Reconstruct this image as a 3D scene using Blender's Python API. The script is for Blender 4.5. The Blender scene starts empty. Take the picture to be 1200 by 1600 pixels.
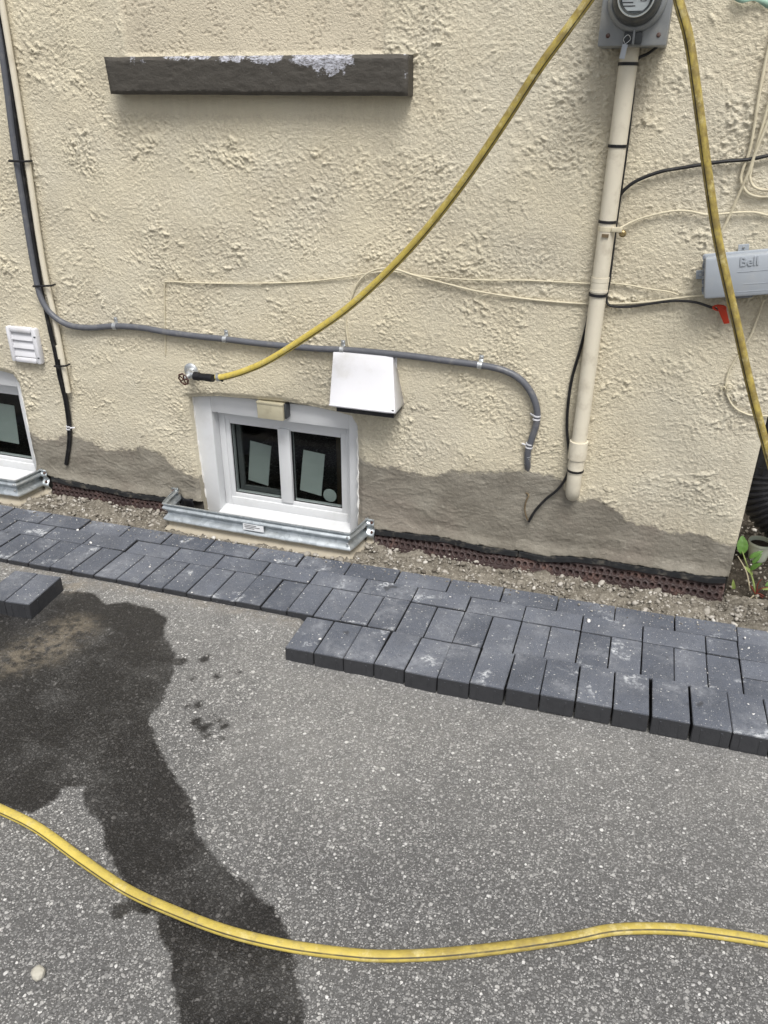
import bpy, bmesh, math, random
import numpy as np
from mathutils import Vector, Matrix
random.seed(7); rng = np.random.default_rng(7)
S = bpy.context.scene
C = S.collection
PI = math.pi
# ------------------------------------------------------------------ camera
F, PITCH, YAW, ROLL = 1242.23, 0.4792, 0.3131, 0.0070       # focal length in photo pixels, angles
CAM = np.array([0.946, -2.4229, 1.623])
GA, GB, GG = 0.0118, -0.0239, 0.0032                        # slope of the paving along X / Y, turn of its rows
def _axes():
    cy, sy, cp, sp = math.cos(YAW), math.sin(YAW), math.cos(PITCH), math.sin(PITCH)
    f = np.array([-sy*cp, cy*cp, -sp]); r = np.array([cy, sy, 0.]); u = np.cross(r, f)
    cr, sr = math.cos(ROLL), math.sin(ROLL)
    return cr*r + sr*u, -sr*r + cr*u, f
AX = _axes()
cd = bpy.data.cameras.new('camera'); cam = bpy.data.objects.new('camera', cd); C.objects.link(cam)
cd.sensor_fit = 'VERTICAL'; cd.sensor_height = 36; cd.lens = 36*F/1600; cd.clip_start = .02; cd.clip_end = 500
m3 = Matrix((AX[0], AX[1], -AX[2])).transposed()
cam.matrix_world = Matrix.Translation(CAM) @ m3.to_4x4()
S.camera = cam
# ------------------------------------------------------------------ sky, sun, exposure
SUN_EL, SUN_AZ = math.radians(60), math.radians(152)        # high, from behind the camera and a little to its right
W = bpy.data.worlds.new('World'); S.world = W; W.use_nodes = True
nt = W.node_tree; bg = nt.nodes['Background']
sky = nt.nodes.new('ShaderNodeTexSky'); sky.sky_type = 'NISHITA'; sky.sun_disc = False
sky.sun_elevation = SUN_EL; sky.sun_rotation = SUN_AZ; sky.air_density = 1.0; sky.dust_density = 4.0; sky.ozone_density = 1.0
hs = nt.nodes.new('ShaderNodeHueSaturation'); hs.inputs['Saturation'].default_value = .30
nt.links.new(sky.outputs[0], hs.inputs['Color']); nt.links.new(hs.outputs[0], bg.inputs['Color'])
bg.inputs['Strength'].default_value = .075
sl = bpy.data.lights.new('sun', 'SUN'); sl.energy = 1.5; sl.angle = math.radians(24); sl.color = (1, .98, .95)
sun = bpy.data.objects.new('sun', sl); C.objects.link(sun)
sdir = Vector((math.sin(SUN_AZ)*math.cos(SUN_EL), math.cos(SUN_AZ)*math.cos(SUN_EL), math.sin(SUN_EL)))
sun.rotation_euler = sdir.to_track_quat('Z', 'Y').to_euler()
sun.location = (1, -3, 6)
vs = S.view_settings; vs.view_transform = 'Standard'; vs.look = 'None'; vs.gamma = 1; vs.exposure = .98
vs.use_curve_mapping = False
cy_ = S.cycles; cy_.max_bounces = 6; cy_.diffuse_bounces = 3; cy_.glossy_bounces = 3; cy_.transmission_bounces = 4; cy_.transparent_max_bounces = 8
# ------------------------------------------------------------------ measuring helpers: a photo point on a known plane of the place
WY = .30                                                    # the wall's face
def ray(px, py): return AX[0]*(px-600)/F - AX[1]*(py-800)/F + AX[2]
def wp(px, py, off=0.):                                     # point 'off' metres in front of the wall face
    d = ray(px, py); return Vector(CAM + d*((WY-off-CAM[1])/d[1]))
def gp(px, py, dz=0.):                                      # point dz above the paving plane
    d = ray(px, py); t = (GA*CAM[0]+GB*CAM[1]-CAM[2]+dz)/(d[2]-GA*d[0]-GB*d[1]); return Vector(CAM + d*t)
def gz(x, y): return GA*x + GB*y
# ------------------------------------------------------------------ noise
def _h(ix, iy, seed):
    h = (ix.astype(np.int64)*374761393 + iy.astype(np.int64)*668265263 + seed*982451653) & 0xffffffff
    h = ((h ^ (h >> 13))*1274126177) & 0xffffffff
    return (h ^ (h >> 16)) & 0xffffffff
def gn(x, y, seed=0):
    x = np.asarray(x, float); y = np.asarray(y, float)
    ix, iy = np.floor(x), np.floor(y); fx, fy = x-ix, y-iy
    def g(dx, dy):
        a = _h(ix+dx, iy+dy, seed)*(2*PI/4294967296.)
        return np.cos(a)*(fx-dx) + np.sin(a)*(fy-dy)
    u = fx*fx*fx*(fx*(fx*6-15)+10); v = fy*fy*fy*(fy*(fy*6-15)+10)
    a = g(0,0); a += u*(g(1,0)-a); b = g(0,1); b += u*(g(1,1)-b)
    return (a + v*(b-a))*1.5
def ss(a, b, x):
    t = np.clip((x-a)/(b-a), 0, 1); return t*t*(3-2*t)
def poly_sd(X, Y, poly):                                    # signed distance, negative inside
    P = np.array(poly, float); d2 = np.full(X.shape, 1e9); ins = np.zeros(X.shape, bool)
    for (x0, y0), (x1, y1) in zip(P, np.roll(P, -1, 0)):
        ex, ey = x1-x0, y1-y0; t = np.clip(((X-x0)*ex+(Y-y0)*ey)/(ex*ex+ey*ey+1e-12), 0, 1)
        d2 = np.minimum(d2, (X-x0-t*ex)**2+(Y-y0-t*ey)**2)
        if abs(ey) > 1e-9:
            c = ((y0 > Y) != (y1 > Y)) & (X < (Y-y0)*ex/ey+x0); ins ^= c
    d = np.sqrt(d2); return np.where(ins, -d, d)
# ------------------------------------------------------------------ materials
MATS = {}
class NB:
    def __init__(s, name):
        s.m = bpy.data.materials.new(name); s.m.use_nodes = True; s.t = s.m.node_tree; s.n = s.t.nodes; s.l = s.t.links
        s.b = s.n['Principled BSDF']; s.out = s.n['Material Output']; MATS[name] = s.m
    def node(s, kind, **kw):
        n = s.n.new(kind)
        for k, v in kw.items(): setattr(n, k, v)
        return n
    def put(s, sock, v):
        if v is None: return
        if isinstance(v, bpy.types.NodeSocket): s.l.new(v, sock)
        elif isinstance(v, (tuple, list)): sock.default_value = (*v, 1) if len(v) == 3 and sock.type == 'RGBA' else v
        else: sock.default_value = v
    def pos(s): return s.node('ShaderNodeNewGeometry').outputs['Position']
    def objc(s): return s.node('ShaderNodeTexCoord').outputs['Object']
    def scale(s, v, sc):
        n = s.node('ShaderNodeVectorMath', operation='MULTIPLY'); s.put(n.inputs[0], v); n.inputs[1].default_value = sc; return n.outputs[0]
    def noise(s, v, scale, detail=3, rough=.55, dist=0):
        n = s.node('ShaderNodeTexNoise'); s.put(n.inputs['Vector'], v); n.inputs['Scale'].default_value = scale
        n.inputs['Detail'].default_value = detail; n.inputs['Roughness'].default_value = rough; n.inputs['Distortion'].default_value = dist
        return n.outputs['Fac']
    def vor(s, v, scale, feature='F1', rnd=1.):
        n = s.node('ShaderNodeTexVoronoi', feature=feature); s.put(n.inputs['Vector'], v); n.inputs['Scale'].default_value = scale
        n.inputs['Randomness'].default_value = rnd; return n
    def math(s, op, a, b=None, c=None, clamp=False):
        n = s.node('ShaderNodeMath', operation=op, use_clamp=clamp); s.put(n.inputs[0], a); s.put(n.inputs[1], b); s.put(n.inputs[2], c); return n.outputs[0]
    def step(s, v, a, b, lo=0., hi=1.):
        n = s.node('ShaderNodeMapRange', interpolation_type='SMOOTHSTEP'); s.put(n.inputs['Value'], v)
        n.inputs['From Min'].default_value = a; n.inputs['From Max'].default_value = b
        s.put(n.inputs['To Min'], lo); s.put(n.inputs['To Max'], hi); return n.outputs[0]
    def mix(s, f, a, b, kind='MIX'):
        n = s.node('ShaderNodeMix', data_type='RGBA', blend_type=kind); s.put(n.inputs[0], f); s.put(n.inputs[6], a); s.put(n.inputs[7], b); return n.outputs[2]
    def ramp(s, v, stops):
        n = s.node('ShaderNodeValToRGB'); s.put(n.inputs[0], v); e = n.color_ramp.elements
        while len(e) < len(stops): e.new(.5)
        for k, (p, c) in zip(e, stops): k.position = p; k.color = (*c, 1) if len(c) == 3 else c
        return n.outputs[0]
    def sep(s, v): return s.node('ShaderNodeSeparateXYZ'), v
    def xyz(s, v):
        n = s.node('ShaderNodeSeparateXYZ'); s.put(n.inputs[0], v); return n.outputs
    def attr(s, name): return s.node('ShaderNodeAttribute', attribute_name=name).outputs['Fac']
    def bump(s, h, strength, dist):
        n = s.node('ShaderNodeBump'); n.inputs['Strength'].default_value = strength; n.inputs['Distance'].default_value = dist; s.put(n.inputs['Height'], h); return n.outputs[0]
    def rnd(s): return s.node('ShaderNodeObjectInfo').outputs['Random']
    def done(s, col, rough=.6, metal=0., normal=None, spec=.4):
        s.put(s.b.inputs['Base Color'], col); s.put(s.b.inputs['Roughness'], rough); s.put(s.b.inputs['Metallic'], metal)
        s.put(s.b.inputs['Normal'], normal); s.b.inputs['Specular IOR Level'].default_value = spec; return s.m
def simple(name, col, rough=.5, metal=0., var=.12, vscale=30, bump=.15, bscale=200, dirt=None, dscale=9, damt=.5, spec=.4):
    b = NB(name); p = b.pos()
    n = b.noise(p, vscale, 4); c = b.mix(n, tuple(x*(1-var) for x in col), tuple(min(1, x*(1+var)) for x in col))
    if dirt: c = b.mix(b.math('MULTIPLY', b.step(b.noise(p, dscale, 5, .65), .5, .72), damt), c, dirt)
    r = b.step(b.noise(p, vscale*2, 3), .3, .7, max(0, rough-.1), min(1, rough+.12))
    return b.done(c, r, metal, b.bump(b.noise(p, bscale, 3), bump, .002), spec)

def m_stucco():
    b = NB('stucco'); p = b.pos()
    c = b.mix(b.step(b.noise(p, 1.6, 3, .6), .35, .65), (.645,.585,.440), (.605,.560,.445))
    c = b.mix(b.math('MULTIPLY', b.step(b.noise(p, 6, 4, .7), .50, .72), .32), c, (.54,.485,.365))
    c = b.mix(b.math('MULTIPLY', b.attr('infill'), .7), c, (.57,.505,.385))
    c = b.mix(b.math('MULTIPLY', b.step(b.noise(p, 60, 3, .7), .58, .8), .4), c, (.43,.38,.28))
    h = b.attr('relief')                                    # low parts of the relief coloured darker
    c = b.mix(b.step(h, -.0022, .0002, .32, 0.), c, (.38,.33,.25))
    gr = b.math('MULTIPLY', b.attr('grime'), b.step(b.noise(b.scale(p, (2.2,1,.5)), 24, 4, .7), .32, .66, .15, 1.))
    c = b.mix(b.math('MULTIPLY', gr, .55), c, (.30,.255,.185))
    e = b.math('ADD', b.attr('edge'), b.math('MULTIPLY', b.math('SUBTRACT', b.noise(p, 34, 4, .7), .5), .055))   # cement smeared past its edge
    c = b.mix(b.step(e, -.010, .002, 0., .75), c, (.25,.225,.18))
    n1 = b.noise(p, 250, 2, .65); n2 = b.noise(b.scale(p, (1,1,1.3)), 120, 2, .6, .5)
    hgt = b.math('ADD', b.math('MULTIPLY', n1, .6), n2)
    return b.done(c, .82, 0, b.bump(hgt, .80, .0045), .25)
def m_parge():
    b = NB('cement_parging'); p = b.pos()
    q = b.scale(p, (1,1,1.7))
    c = b.ramp(b.noise(q, 5, 5, .65, .4), [(.30,(.165,.149,.121)), (.5,(.232,.213,.175)), (.70,(.315,.292,.245))])
    c = b.mix(b.math('MULTIPLY', b.step(b.noise(p, 3.1, 3), .48, .66), .55), c, (.205,.175,.145))
    c = b.mix(b.math('MULTIPLY', b.step(b.noise(b.scale(p, (1,1,2.4)), 26, 4, .7), .56, .74), .45), c, (.38,.36,.305))
    e = b.math('ADD', b.attr('edge'), b.math('MULTIPLY', b.math('SUBTRACT', b.noise(p, 40, 4, .7), .5), .05))
    c = b.mix(b.step(e, -.002, .008, .7, 0.), c, (.46,.415,.31))
    n = b.math('ADD', b.noise(b.scale(p, (1,1,1.5)), 60, 3, .65, .6), b.math('MULTIPLY', b.noise(p, 300, 2), .7))
    return b.done(c, .88, 0, b.bump(n, .7, .004), .2)
def m_asphalt():
    b = NB('asphalt'); p = b.pos(); p2 = b.scale(p, (1,1,0.2))
    wn = b.node('ShaderNodeTexNoise'); b.put(wn.inputs['Vector'], p2); wn.inputs['Scale'].default_value = 60
    vd = b.node('ShaderNodeVectorMath', operation='MULTIPLY_ADD'); b.put(vd.inputs[0], wn.outputs['Color']); vd.inputs[1].default_value = (.009,)*3; b.put(vd.inputs[2], p2)
    pw = vd.outputs[0]
    v0 = b.vor(pw, 62); v1 = b.vor(pw, 116); v2 = b.vor(pw, 250)
    def stones(v, r0, r1):
        x = b.xyz(v.outputs['Color']); size = b.math('MULTIPLY_ADD', x[0], r1-r0, r0)
        d = b.math('DIVIDE', v.outputs['Distance'], size)
        return b.step(d, .75, 1.0, 1., 0.), x, d
    s1, x1, d1 = stones(v1, .12, .62); s2, x2, d2 = stones(v2, .25, .8)
    matrix = b.mix(b.noise(p, 140, 4, .7), (.062,.061,.060), (.175,.172,.166))
    sc2 = b.ramp(x2[1], [(0,(.10,.099,.097)), (.5,(.245,.242,.236)), (.85,(.38,.375,.36)), (1,(.60,.59,.57))])
    sc1 = b.ramp(x1[1], [(0,(.11,.109,.107)), (.45,(.26,.257,.25)), (.80,(.40,.392,.375)), (.94,(.56,.55,.53)), (1,(.85,.84,.81))])
    c = b.mix(b.math('MULTIPLY', s2, .9), matrix, sc2); c = b.mix(b.math('MULTIPLY', s1, .92), c, sc1)
    s0, x0, d0 = stones(v0, .02, .46); sc0 = b.ramp(x0[1], [(0,(.13,.128,.125)), (.5,(.30,.292,.28)), (.85,(.44,.43,.41)), (1,(.72,.71,.68))])
    c = b.mix(b.math('MULTIPLY', b.math('MULTIPLY', s0, b.step(x0[2], .45, .5)), .95), c, sc0)
    big = b.noise(p, 2.1, 4, .6)
    c = b.mix(b.step(big, .3, .7, 0., .48), c, b.mix(1, c, (.62,.62,.64), 'MULTIPLY'))
    dust = b.math('MULTIPLY', b.attr('dust'), b.step(b.noise(p, 14, 5, .7), .25, .7, .35, 1.))
    c = b.mix(b.math('MULTIPLY', dust, .30), c, (.46,.45,.42))
    wob = b.math('MULTIPLY', b.math('SUBTRACT', b.noise(p, 30, 5, .7), .5), .045)
    wet = b.step(b.math('ADD', b.attr('stain'), wob), -.010, .006, 1., 0.)
    wetv = b.math('MULTIPLY', wet, b.step(b.noise(p, 5, 5, .7), .34, .56, .78, 1.))
    c = b.mix(wetv, c, b.mix(1, c, (.155,.15,.15), 'MULTIPLY'))
    sand = b.math('MULTIPLY', b.attr('sand'), b.step(b.noise(p, 30, 5, .7), .35, .65))
    c = b.mix(b.math('MULTIPLY', sand, .5), c, (.30,.255,.19))
    rough = b.step(wet, 0, 1, .86, .36)
    hgt = b.math('ADD', b.math('MULTIPLY', s1, .6), b.math('MULTIPLY', s2, .35)); hgt = b.math('ADD', hgt, b.math('MULTIPLY', b.noise(p, 330, 2), .4))
    return b.done(c, rough, 0, b.bump(hgt, .8, .005), .35)
def m_paver():
    b = NB('charcoal_concrete'); p = b.pos(); r = b.rnd()
    tone = b.mix(r, (.076,.087,.112), (.132,.146,.178))
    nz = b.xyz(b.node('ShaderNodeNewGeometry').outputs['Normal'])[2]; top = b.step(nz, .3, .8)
    side = b.mix(b.noise(p, 40, 3), (.022,.023,.026), (.040,.041,.045))     # sides coloured much darker than the top faces
    c = b.mix(b.step(b.noise(p, 11, 3, .6), .3, .7), tone, b.mix(1, tone, (.76,.76,.76), 'MULTIPLY'))
    c = b.mix(b.math('MULTIPLY', b.step(b.noise(p, 420, 2, .6), .48, .72), .6), c, (.23,.235,.25))
    c = b.mix(b.math('MULTIPLY', b.step(b.noise(p, 300, 1, .5), .30, .42, 1., 0.), .6), c, (.030,.031,.035))
    haze = b.math('MULTIPLY', b.step(b.noise(p, 5.5, 4, .62), .44, .70), b.step(b.noise(p, 45, 3, .7), .3, .7, .2, 1.))
    c = b.mix(b.math('MULTIPLY', haze, .60), c, (.30,.315,.345))
    blot = b.math('MULTIPLY', b.step(b.noise(p, 8.5, 3, .6, .3), .60, .70), b.step(b.noise(p, 75, 4, .75), .42, .60))
    c = b.mix(b.math('MULTIPLY', blot, .8), c, (.58,.60,.62))
    sp = b.vor(b.scale(p, (1,1.5,1)), 48); xs = b.xyz(sp.outputs['Color'])
    spot = b.math('MULTIPLY', b.step(sp.outputs['Distance'], .09, .17, 1., 0.), b.step(xs[0], .66, .68))
    c = b.mix(b.math('MULTIPLY', spot, .85), c, (.62,.62,.60))
    sp2 = b.vor(p, 170); xs2 = b.xyz(sp2.outputs['Color'])
    c = b.mix(b.math('MULTIPLY', b.math('MULTIPLY', b.step(sp2.outputs['Distance'], .15, .32, 1., 0.), b.step(xs2[0], .84, .88)), .75), c, (.48,.48,.48))
    dk = b.math('MULTIPLY', b.step(b.noise(p, 7.3, 3, .5), .68, .72), .6); c = b.mix(dk, c, (.03,.03,.032))
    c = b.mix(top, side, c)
    h = b.math('ADD', b.noise(p, 300, 2, .7), b.math('MULTIPLY', b.noise(p, 60, 2), .5))
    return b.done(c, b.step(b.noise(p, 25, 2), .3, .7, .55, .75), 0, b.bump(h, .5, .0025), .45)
def m_galv():
    b = NB('galvanised_steel'); p = b.pos()
    v = b.vor(b.scale(p, (1,1,1)), 55); x = b.xyz(v.outputs['Color'])
    c = b.mix(x[0], (.44,.48,.50), (.60,.64,.66)); c = b.mix(b.step(b.noise(p, 18, 4), .5, .75, 0., .5), c, (.33,.35,.35))
    z = b.attr('dirt'); d = b.math('ADD', z, b.math('MULTIPLY', b.math('SUBTRACT', b.noise(p, 22, 5, .7), .5), .9))
    df = b.step(d, .45, .8); c = b.mix(b.math('MULTIPLY', df, .92), c, b.mix(b.noise(p, 60, 3), (.30,.255,.18), (.42,.37,.28)))
    return b.done(c, b.step(df, 0, 1, .38, .85), b.step(df, 0, 1, .75, 0.), b.bump(b.noise(p, 90, 3), .1, .002), .4)
def m_sill():
    b = NB('painted_stone'); p = b.pos(); z = b.xyz(p)
    c = b.mix(b.noise(b.scale(p, (1,1,2)), 24, 5, .65), (.040,.036,.030), (.080,.072,.060))
    m = b.step(b.math('ADD', b.attr('scrape'), b.math('MULTIPLY', b.math('SUBTRACT', b.noise(b.scale(p, (1,1,1.5)), 40, 5, .75), .5), 2.6)), .50, .62)
    m = b.math('MULTIPLY', m, b.step(b.noise(b.scale(p, (1,1,3)), 95, 4, .75), .36, .62, .12, 1.))
    c = b.mix(m, c, (.52,.53,.59))
    h = b.math('ADD', b.noise(b.scale(p, (1,1,1.8)), 40, 5, .7), b.math('MULTIPLY', b.noise(p, 200, 3), .3))
    return b.done(c, .62, 0, b.bump(h, .6, .005), .4)
def m_hose():
    b = NB('yellow_hose'); uv = b.node('ShaderNodeUVMap').outputs[0]; x = b.xyz(uv); p = b.pos()
    base = b.mix(b.noise(p, 30, 4), (.54,.42,.07), (.66,.53,.14))
    dirt = b.math('MULTIPLY', b.attr('dirt'), b.step(b.noise(b.scale(uv, (2,14,1)), 1.5, 5, .65), .30, .62, .35, 1.))
    base = b.mix(dirt, base, b.mix(b.noise(p, 90, 3), (.14,.10,.030), (.30,.23,.075)))
    # braided sheath
    w = b.node('ShaderNodeTexWave', wave_type='BANDS', bands_direction='DIAGONAL'); b.put(w.inputs['Vector'], b.scale(uv, (20,330,1))); w.inputs['Scale'].default_value = 1
    w2 = b.node('ShaderNodeTexWave', wave_type='BANDS', bands_direction='DIAGONAL'); b.put(w2.inputs['Vector'], b.scale(uv, (-20,330,1))); w2.inputs['Scale'].default_value = 1
    br = b.math('MAXIMUM', w.outputs['Fac'], w2.outputs['Fac'])
    c = b.mix(b.step(br, .5, 1., .22, 0.), base, b.mix(1, base, (.45,.4,.3), 'MULTIPLY'))
    c = b.mix(b.math('MULTIPLY', b.step(b.noise(p, 55, 4, .7), .50, .68), .5), c, (.24,.20,.11))
    c = b.mix(b.math('MULTIPLY', b.step(b.noise(p, 21, 5, .75), .52, .66), .45), c, (.66,.58,.30))
    st = b.math('ABSOLUTE', b.math('SUBTRACT', x[0], .5))
    c = b.mix(b.math('MULTIPLY', b.step(st, .016, .030, .9, 0.), b.step(b.noise(b.scale(uv, (1,9,1)), 1.2, 4, .7), .3, .5, .45, 1.)), c, (.022,.019,.014))
    return b.done(c, .55, 0, b.bump(br, .2, .001), .35)
def m_glass():
    b = NB('window_glass'); t = b.node('ShaderNodeBsdfTransparent'); t.inputs[0].default_value = (.78,.81,.80,1)
    g = b.node('ShaderNodeBsdfGlossy'); g.inputs['Roughness'].default_value = .02
    fr = b.node('ShaderNodeFresnel'); fr.inputs[0].default_value = 1.45; mx = b.node('ShaderNodeMixShader')
    b.put(mx.inputs[0], b.math('MULTIPLY', fr.outputs[0], b.math('SUBTRACT', 1., b.node('ShaderNodeNewGeometry').outputs['Backfacing']))); b.l.new(t.outputs[0], mx.inputs[1]); b.l.new(g.outputs[0], mx.inputs[2]); b.l.new(mx.outputs[0], b.out.inputs[0])
    b.n.remove(b.b); return b.m
def m_soil(name, c0, c1, c2):
    b = NB(name); p = b.pos()
    c = b.ramp(b.noise(p, 60, 6, .7), [(.25, c0), (.5, c1), (.75, c2)])
    v = b.vor(p, 130); x = b.xyz(v.outputs['Color']); c = b.mix(b.math('MULTIPLY', b.step(v.outputs['Distance'], .2, .4, 1., 0.), b.step(x[0], .55, .7)), c, b.mix(x[1], c0, tuple(min(1, k*1.5) for k in c2)))
    c = b.mix(b.step(b.noise(p, 6, 3), .4, .7, 0., .35), c, c0)
    return b.done(c, .92, 0, b.bump(b.noise(p, 170, 4, .7), .7, .006), .2)
def m_stone(name, cols):
    b = NB(name); a = b.attr('tint'); c = b.ramp(a, [(i/(len(cols)-1), k) for i, k in enumerate(cols)])
    p = b.pos(); c = b.mix(b.math('MULTIPLY', b.noise(p, 300, 3), .35), c, (.12,.10,.08))
    return b.done(c, .9, 0, b.bump(b.noise(p, 400, 3), .4, .002), .2)
m_stucco(); m_parge(); m_asphalt(); m_paver(); m_galv(); m_sill(); m_hose(); m_glass()
m_soil('gravelly_soil', (.085,.074,.058), (.195,.176,.143), (.35,.322,.272)); m_soil('garden_soil', (.022,.018,.013), (.05,.042,.032), (.10,.088,.07))
m_soil('bedding_sand', (.03,.028,.025), (.055,.05,.044), (.09,.082,.07))
m_stone('gravel', [(.10,.088,.07), (.22,.20,.165), (.35,.325,.28), (.48,.45,.40), (.66,.64,.59)])
m_stone('crumb', [(.42,.41,.38), (.62,.61,.58), (.78,.77,.75)])
simple('white_vinyl', (.66,.67,.68), .42, var=.03, bump=.04, dirt=(.45,.44,.40), dscale=7, damt=.22)
simple('white_plastic', (.66,.66,.685), .38, var=.03, bump=.04, dirt=(.42,.40,.34), dscale=9, damt=.30)
simple('caulk', (.78,.77,.74), .55, var=.05, bump=.3, bscale=120, dirt=(.4,.37,.3), dscale=20, damt=.35)
simple('beige_pvc', (.66,.61,.49), .45, var=.04, bump=.05, dirt=(.30,.25,.18), dscale=14, damt=.35)
simple('cream_paint', (.60,.545,.40), .55, var=.06, bump=.2, dirt=(.34,.28,.19), dscale=20, damt=.4)
simple('box_beige', (.50,.46,.33), .5, var=.05, bump=.05, dirt=(.30,.26,.18), dscale=20, damt=.4)
simple('grey_cable', (.105,.11,.125), .42, var=.12, bump=.05, dirt=(.24,.23,.21), dscale=26, damt=.45)
simple('black_cable', (.012,.012,.013), .38, var=.2, bump=.05, dirt=(.10,.095,.085), dscale=30, damt=.3)
simple('black_plastic', (.010,.010,.012), .45, var=.2, bump=.08, dirt=(.06,.055,.05), dscale=18, damt=.3)
simple('zinc', (.62,.64,.65), .34, .85, var=.12, bump=.06, dirt=(.30,.28,.25), dscale=40, damt=.4)
simple('rusty_steel', (.075,.032,.022), .75, .1, var=.4, bump=.4, bscale=260, dirt=(.22,.20,.19), dscale=50, damt=.6)
simple('meter_paint', (.255,.268,.275), .42, .25, var=.06, bump=.04, dirt=(.42,.40,.34), dscale=9, damt=.3)
simple('meter_face', (.28,.31,.315), .5, var=.05)
simple('meter_dark', (.05,.055,.058), .4, var=.1)
simple('label_white', (.74,.75,.76), .5, var=.03, bump=.02)
simple('ink', (.05,.05,.055), .6, var=.1)
simple('telecom_grey', (.345,.375,.41), .5, var=.04, bump=.06, dirt=(.45,.45,.43), dscale=12, damt=.3)
simple('telecom_dark', (.20,.215,.24), .5, var=.05)
simple('red_tag', (.42,.035,.012), .45, var=.1)
simple('membrane', (.035,.020,.018), .62, var=.35, bump=.25, bscale=90, dirt=(.13,.075,.06), dscale=13, damt=.8)
simple('membrane_strip', (.018,.019,.021), .5, var=.3, bump=.2, dirt=(.20,.18,.145), dscale=24, damt=.5)
simple('foundation', (.06,.055,.048), .9, var=.3, bump=.5, bscale=80)
simple('interior', (.11,.115,.125), .8, var=.2)  # slightly bluish, for the blue-grey reflections the panes lack
simple('board', (.17,.12,.075), .7, var=.3)
simple('paper', (.44,.47,.455), .8, var=.03, bump=.05)  # colour of the sheets that stand in for window reflections
simple('screen_grey', (.12,.122,.125), .5, .2, var=.1)
simple('pebble', (.42,.40,.34), .85, var=.12, bump=.3)
simple('leaf', (.075,.16,.028), .5, var=.3, vscale=80, bump=.2)
simple('leaf_pale', (.17,.22,.06), .55, var=.3, vscale=80)
simple('stem', (.30,.28,.12), .6, var=.2); simple('stem_red', (.16,.035,.022), .6, var=.3)
simple('straw', (.50,.44,.30), .7, var=.2)
simple('pot_plastic', (.58,.62,.50), .5, var=.06, dirt=(.2,.18,.12), damt=.4)
simple('dark_wood', (.035,.029,.023), .8, var=.3, bump=.4, bscale=60)  # near black: the shade behind the corner put into the wood colour
simple('green_tape', (.30,.46,.36), .4, var=.25, dirt=(.6,.6,.56), damt=.8)
simple('copper_ground', (.20,.15,.09), .5, .5, var=.3)
simple('brass', (.30,.23,.11), .45, .7, var=.2)
b = NB('meter_glass'); t = b.node('ShaderNodeBsdfTransparent'); t.inputs[0].default_value = (.86,.89,.89,1)
g = b.node('ShaderNodeBsdfGlossy'); g.inputs['Roughness'].default_value = .04; fr = b.node('ShaderNodeFresnel'); fr.inputs[0].default_value = 1.5; mx = b.node('ShaderNodeMixShader')
b.put(mx.inputs[0], b.math('MULTIPLY', fr.outputs[0], b.math('SUBTRACT', 1., b.node('ShaderNodeNewGeometry').outputs['Backfacing']))); b.l.new(t.outputs[0], mx.inputs[1]); b.l.new(g.outputs[0], mx.inputs[2]); b.l.new(mx.outputs[0], b.out.inputs[0]); b.n.remove(b.b)
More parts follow.
